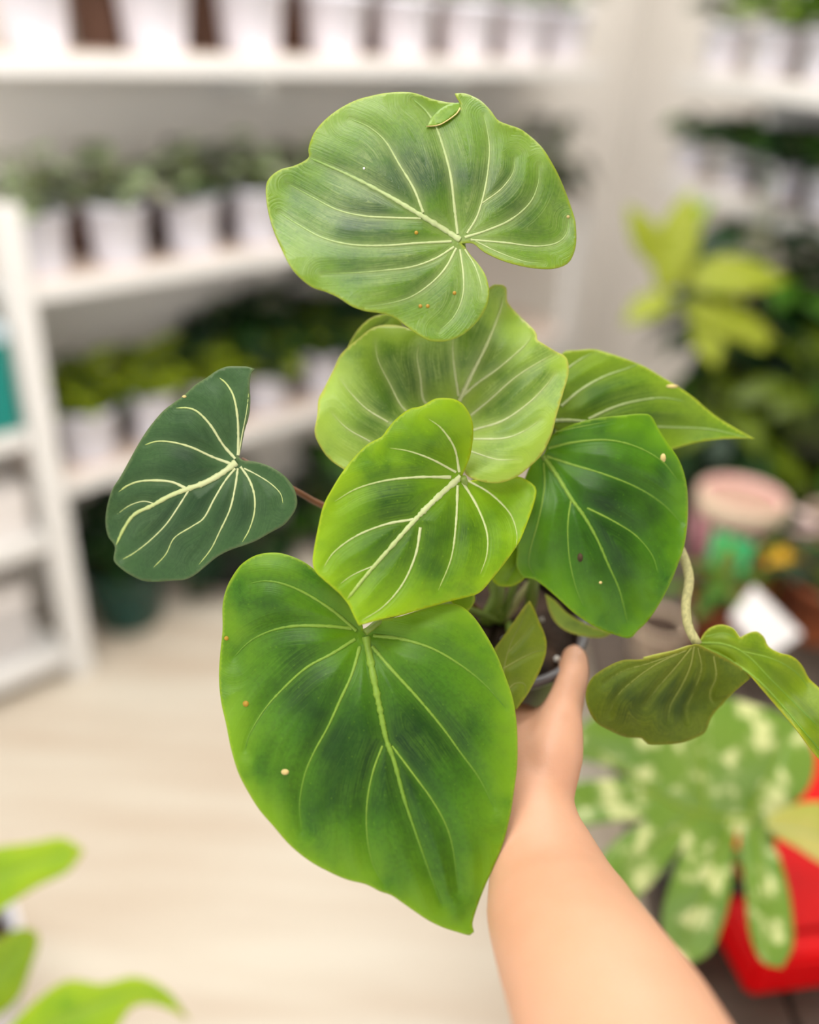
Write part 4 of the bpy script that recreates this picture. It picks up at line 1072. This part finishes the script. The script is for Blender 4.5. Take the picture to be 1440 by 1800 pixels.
# palm
limb([(938, 1395, 0.592), (935, 1340, 0.612), (915, 1290, 0.635)], [0.0265, 0.0315, 0.029], (1.0, 0.85), 20, 10)
limb([(905, 1380, 0.60), (895, 1330, 0.635), (890, 1310, 0.645)], [0.020, 0.022, 0.018], (1.0, 1), 16, 8)
# thumb: thenar, proximal, distal
limb([(960, 1390, 0.59), (972, 1320, 0.600), (985, 1265, 0.611)], [0.0195, 0.0215, 0.0165], (1, 1), 16, 10)
limb([(996, 1228, 0.625), (965, 1280, 0.620), (925, 1320, 0.622)], [0.011, 0.016, 0.023], (1, 1), 16, 10)
limb([(983, 1270, 0.606), (1000, 1215, 0.622), (1008, 1180, 0.636), (1010, 1150, 0.648)], [0.0150, 0.0122, 0.0122, 0.0095], (1, 1), 16, 14)
# fingers wrap round the pot's far left
for pts, r in (([(905, 1285, 0.632), (835, 1258, 0.628), (785, 1222, 0.652), (765, 1180, 0.680)], 0.0098), ([(900, 1300, 0.637), (825, 1282, 0.640), (775, 1250, 0.665), (757, 1210, 0.697)], 0.0100),
               ([(897, 1318, 0.642), (828, 1306, 0.655), (785, 1278, 0.682), (770, 1245, 0.710)], 0.0095), ([(893, 1336, 0.645), (838, 1332, 0.668), (805, 1310, 0.692), (793, 1285, 0.715)], 0.0082)):
    limb(pts, [r * 1.15, r * 1.05, r, r * 0.85], (1, 1), 14, 14)
v, f = merge(*parts)
body = link('arm', mesh('arm', v, f, M['skin']), arm)
rm = body.modifiers.new('join', 'REMESH'); rm.mode = 'VOXEL'; rm.voxel_size = 0.0026; rm.use_smooth_shade = True
sm = body.modifiers.new('soften', 'SMOOTH'); sm.factor = 0.5; sm.iterations = 16
# thumb nail
nb0 = at(1022, 1158, 0.637) - AO
v, f = lathe_geo([(0.0003, 0.0013), (0.0028, 0.0011), (0.0046, 0.0003), (0.0048, -0.0008)], 14)
nrm = Vector((RT * 0.75 - FW * 0.55 + UP * 0.25)).normalized(); q = Vector((0, 0, 1)).rotation_difference(nrm).to_matrix()
link('fingernail', mesh('fingernail', [tuple(q @ Vector((x, y * 1.25, z)) + Vector(nb0)) for x, y, z in v], f, M['nail']), arm)

# ------------------------------------------------------------------ variegated monstera, red bucket
mono_loc = on_z(1235, 1560, BZ)
ms_ = thing('variegated_monstera', 'variegated split leaf plant with cream patches right of the forearm', 'potted plant', (mono_loc[0], mono_loc[1], BZ))
p_, s_ = pot_mesh(0.07, 0.085, 'pot_black'); link('pot', p_, ms_); link('soil', s_, ms_)
m, nt, b, N, L = new_mat('variegated_blade')
tc = N.new('ShaderNodeTexCoord')
n1 = N.new('ShaderNodeTexNoise'); n1.inputs['Scale'].default_value = 34; n1.inputs['Detail'].default_value = 2; L.new(tc.outputs['Object'], n1.inputs['Vector'])
n2 = N.new('ShaderNodeTexNoise'); n2.inputs['Scale'].default_value = 9; L.new(tc.outputs['Object'], n2.inputs['Vector'])
r1 = N.new('ShaderNodeMapRange'); r1.inputs[1].default_value = 0.52; r1.inputs[2].default_value = 0.64; L.new(n1.outputs[0], r1.inputs[0])
c1 = N.new('ShaderNodeMix'); c1.data_type = 'RGBA'; c1.inputs[6].default_value = srgb(74, 114, 8); c1.inputs[7].default_value = srgb(116, 146, 46); L.new(n2.outputs[0], c1.inputs[0])
c2 = N.new('ShaderNodeMix'); c2.data_type = 'RGBA'; c2.inputs[7].default_value = srgb(196, 202, 136); L.new(r1.outputs[0], c2.inputs[0]); L.new(c1.outputs[2], c2.inputs[6])
L.new(c2.outputs[2], b.inputs['Base Color']); b.inputs['Roughness'].default_value = 0.4
M['varieg'] = m
Z0 = (0, 0, 1)
lobes = [(1300, 1450), (1300, 1480), (1310, 1560), (1318, 1640), (1340, 1690), (1375, 1702), (1395, 1660), (1390, 1580), (1372, 1510), (1352, 1460), (1385, 1425), (1425, 1380), (1432, 1320), (1395, 1265), (1330, 1240), (1270, 1225), (1200, 1225), (1120, 1235), (1060, 1250), (1015, 1285),
         (1000, 1330), (1060, 1345), (1120, 1365), (1060, 1370), (1000, 1380), (985, 1420), (1010, 1450), (1070, 1445), (1140, 1440), (1085, 1475), (1050, 1520), (1060, 1570), (1100, 1590), (1150, 1550), (1205, 1480), (1180, 1550), (1165, 1610), (1172, 1665), (1208, 1697), (1250, 1672), (1276, 1610), (1288, 1550), (1290, 1490)]
vm = [([(1330, 1440), (1260, 1435), (1180, 1410), (1090, 1350), (1030, 1310)], 10, 4), ([(1290, 1440), (1260, 1520), (1220, 1620), (1205, 1680)], 6, 3), ([(1330, 1450), (1345, 1540), (1360, 1650)], 6, 3), ([(1230, 1430), (1150, 1490), (1080, 1560)], 6, 3),
      ([(1150, 1400), (1080, 1410), (1010, 1420)], 5, 3), ([(1240, 1420), (1230, 1330), (1210, 1250)], 6, 3), ([(1320, 1430), (1360, 1350), (1380, 1290)], 6, 3)]
bm_ = Blade(lobes, vm, 0.96, (1220, 1440), sx=0.05, sy=-0.35, bumps=((1300, 1440, 80, 0.02), (1210, 1690, 90, 0.03), (1010, 1400, 90, 0.03)), quilt=0.006, groove=0.002, step=8)
lm = add_leaf(ms_, bm_, M['varieg'], mat_vein('monstera_vein', (150, 180, 40), (140, 170, 60)), thick=0.0012)
ml = np.array(ms_.location)
stalk(ms_, 'petiole', [at(1325, 1440, 0.982), at(1360, 1442, 0.99), at(1340, 1500, 1.03), ml + np.array([0, 0, 0.07])], 0.004, 0.006, M['petiole_green'])
bm2 = Blade([(1345, 1450), (1370, 1425), (1420, 1410), (1480, 1420), (1520, 1470), (1500, 1530), (1450, 1520), (1400, 1490), (1365, 1470)], [([(1350, 1455), (1420, 1465), (1505, 1500)], 5, 2)], 0.96, (1420, 1460), sx=0.1, sy=-0.3, quilt=0.003, step=8)
M['cream'] = mat_foliage('cream_leaf', (222, 214, 120), (190, 198, 80))
add_leaf(ms_, bm2, M['cream'], VMs, 'small cream yellow leaf', thick=0.0012)
stalk(ms_, 'petiole', [at(1350, 1455, 0.965), at(1330, 1520, 1.02), ml + np.array([0.005, 0, 0.07])], 0.003, 0.005, M['petiole_green'])
bm3 = Blade([(1300, 1760), (1310, 1700), (1345, 1665), (1400, 1650), (1390, 1690), (1350, 1715), (1325, 1760)], [([(1312, 1745), (1345, 1695), (1390, 1660)], 5, 2)], 1.01, (1340, 1700), sx=0.0, sy=-0.2, quilt=0.002, step=8)
add_leaf(ms_, bm3, M['varieg'], VMs, 'narrow lower leaf', thick=0.0012)
stalk(ms_, 'petiole', [at(1395, 1655, 1.01), at(1350, 1620, 1.03), ml + np.array([0.0, 0, 0.07])], 0.003, 0.005, M['petiole_green'])

RZ = BZ + 0.075
c0 = on_z(1335, 1695, RZ); c1 = on_z(1700, 1650, RZ); cb = on_z(1420, 1290, RZ)
ex = (c1 - c0) / np.linalg.norm(c1 - c0); ey = np.array([-ex[1], ex[0], 0.0])
wx = 0.32; wy = float((cb - c0) @ ey)
rb = thing('red_crate', 'bright red plastic crate with lid at the lower right corner', 'crate', (c0[0], c0[1], BZ))
rb.rotation_euler = (0, 0, math.atan2(ex[1], ex[0]))
bx('crate_body', rb, (0.008, wx - 0.008, 0.008, wy - 0.008, 0, 0.06), M['red'], 0.006)
bx('lid', rb, (0, wx, 0, wy, 0.056, 0.075), M['red'], 0.006)
bx('lid_ridge', rb, (0.03, wx - 0.03, 0.03, wy - 0.03, 0.075, 0.079), M['red'], 0.002)

# ------------------------------------------------------------------ bright plant at the lower left
ll = on_z(-60, 1860, 0.0)
gl = thing('bright_plant', 'bright yellow green leafy plant at the lower left corner', 'potted plant', (ll[0], ll[1], 0))
p_, s_ = pot_mesh(0.13, 0.30, 'pot_white'); link('pot', p_, gl); link('soil', s_, gl)
glr = np.array(gl.location) + np.array([0, 0, 0.28])
M['brightb'] = mat_blade('blade_bright', (140, 196, 0), (172, 220, 0), (210, 240, 10), (200, 235, 10), rough=0.4, streak=0.2, yellow=0.4, trans=0.3)
for pts, vn, d, sx, sy in (
        ([(-110, 1530), (-40, 1500), (0, 1488), (60, 1480), (110, 1472), (148, 1494), (120, 1532), (60, 1562), (0, 1602), (-50, 1640), (-110, 1620)], [([(-110, 1575), (-20, 1545), (60, 1515), (140, 1492)], 5, 2)], 1.02, 0.1, -0.3),
        ([(-60, 1720), (-30, 1670), (10, 1642), (45, 1632), (68, 1648), (55, 1700), (28, 1762), (-20, 1790), (-60, 1770)], [([(-50, 1755), (0, 1700), (60, 1645)], 5, 2)], 1.06, 0.1, 0.1),
        ([(-20, 1860), (20, 1800), (70, 1752), (120, 1722), (180, 1728), (240, 1716), (295, 1742), (335, 1795), (280, 1768), (232, 1772), (190, 1830), (120, 1880), (40, 1900)], [([(0, 1870), (100, 1800), (200, 1755), (290, 1748), (330, 1790)], 6, 2)], 0.98, 0.1, -0.3)):
    bb_ = Blade(pts, vn, d, pts[0], sx=sx, sy=sy, quilt=0.004, step=8)
    add_leaf(gl, bb_, M['brightb'], VMg, thick=0.001)
    a = at(*vn[0][0][0], d)
    stalk(gl, 'petiole', [bb_.world(np.array([vn[0][0][0]], float))[0], (a + glr) / 2 + np.array([0, 0, 0.05]), glr], 0.003, 0.005, M['petiole_green'])
for k in range(9):
    o = link('leaf', bmesh_leaf('oval', 'bright', 0.5), gl, (0.04 * cos(k * 2.4), 0.04 * sin(k * 2.4), 0.29 + 0.02 * (k % 3)))
    o.scale = (0.2,) * 3; o.rotation_euler = (0, -0.5, 2.0 + k * 0.36)
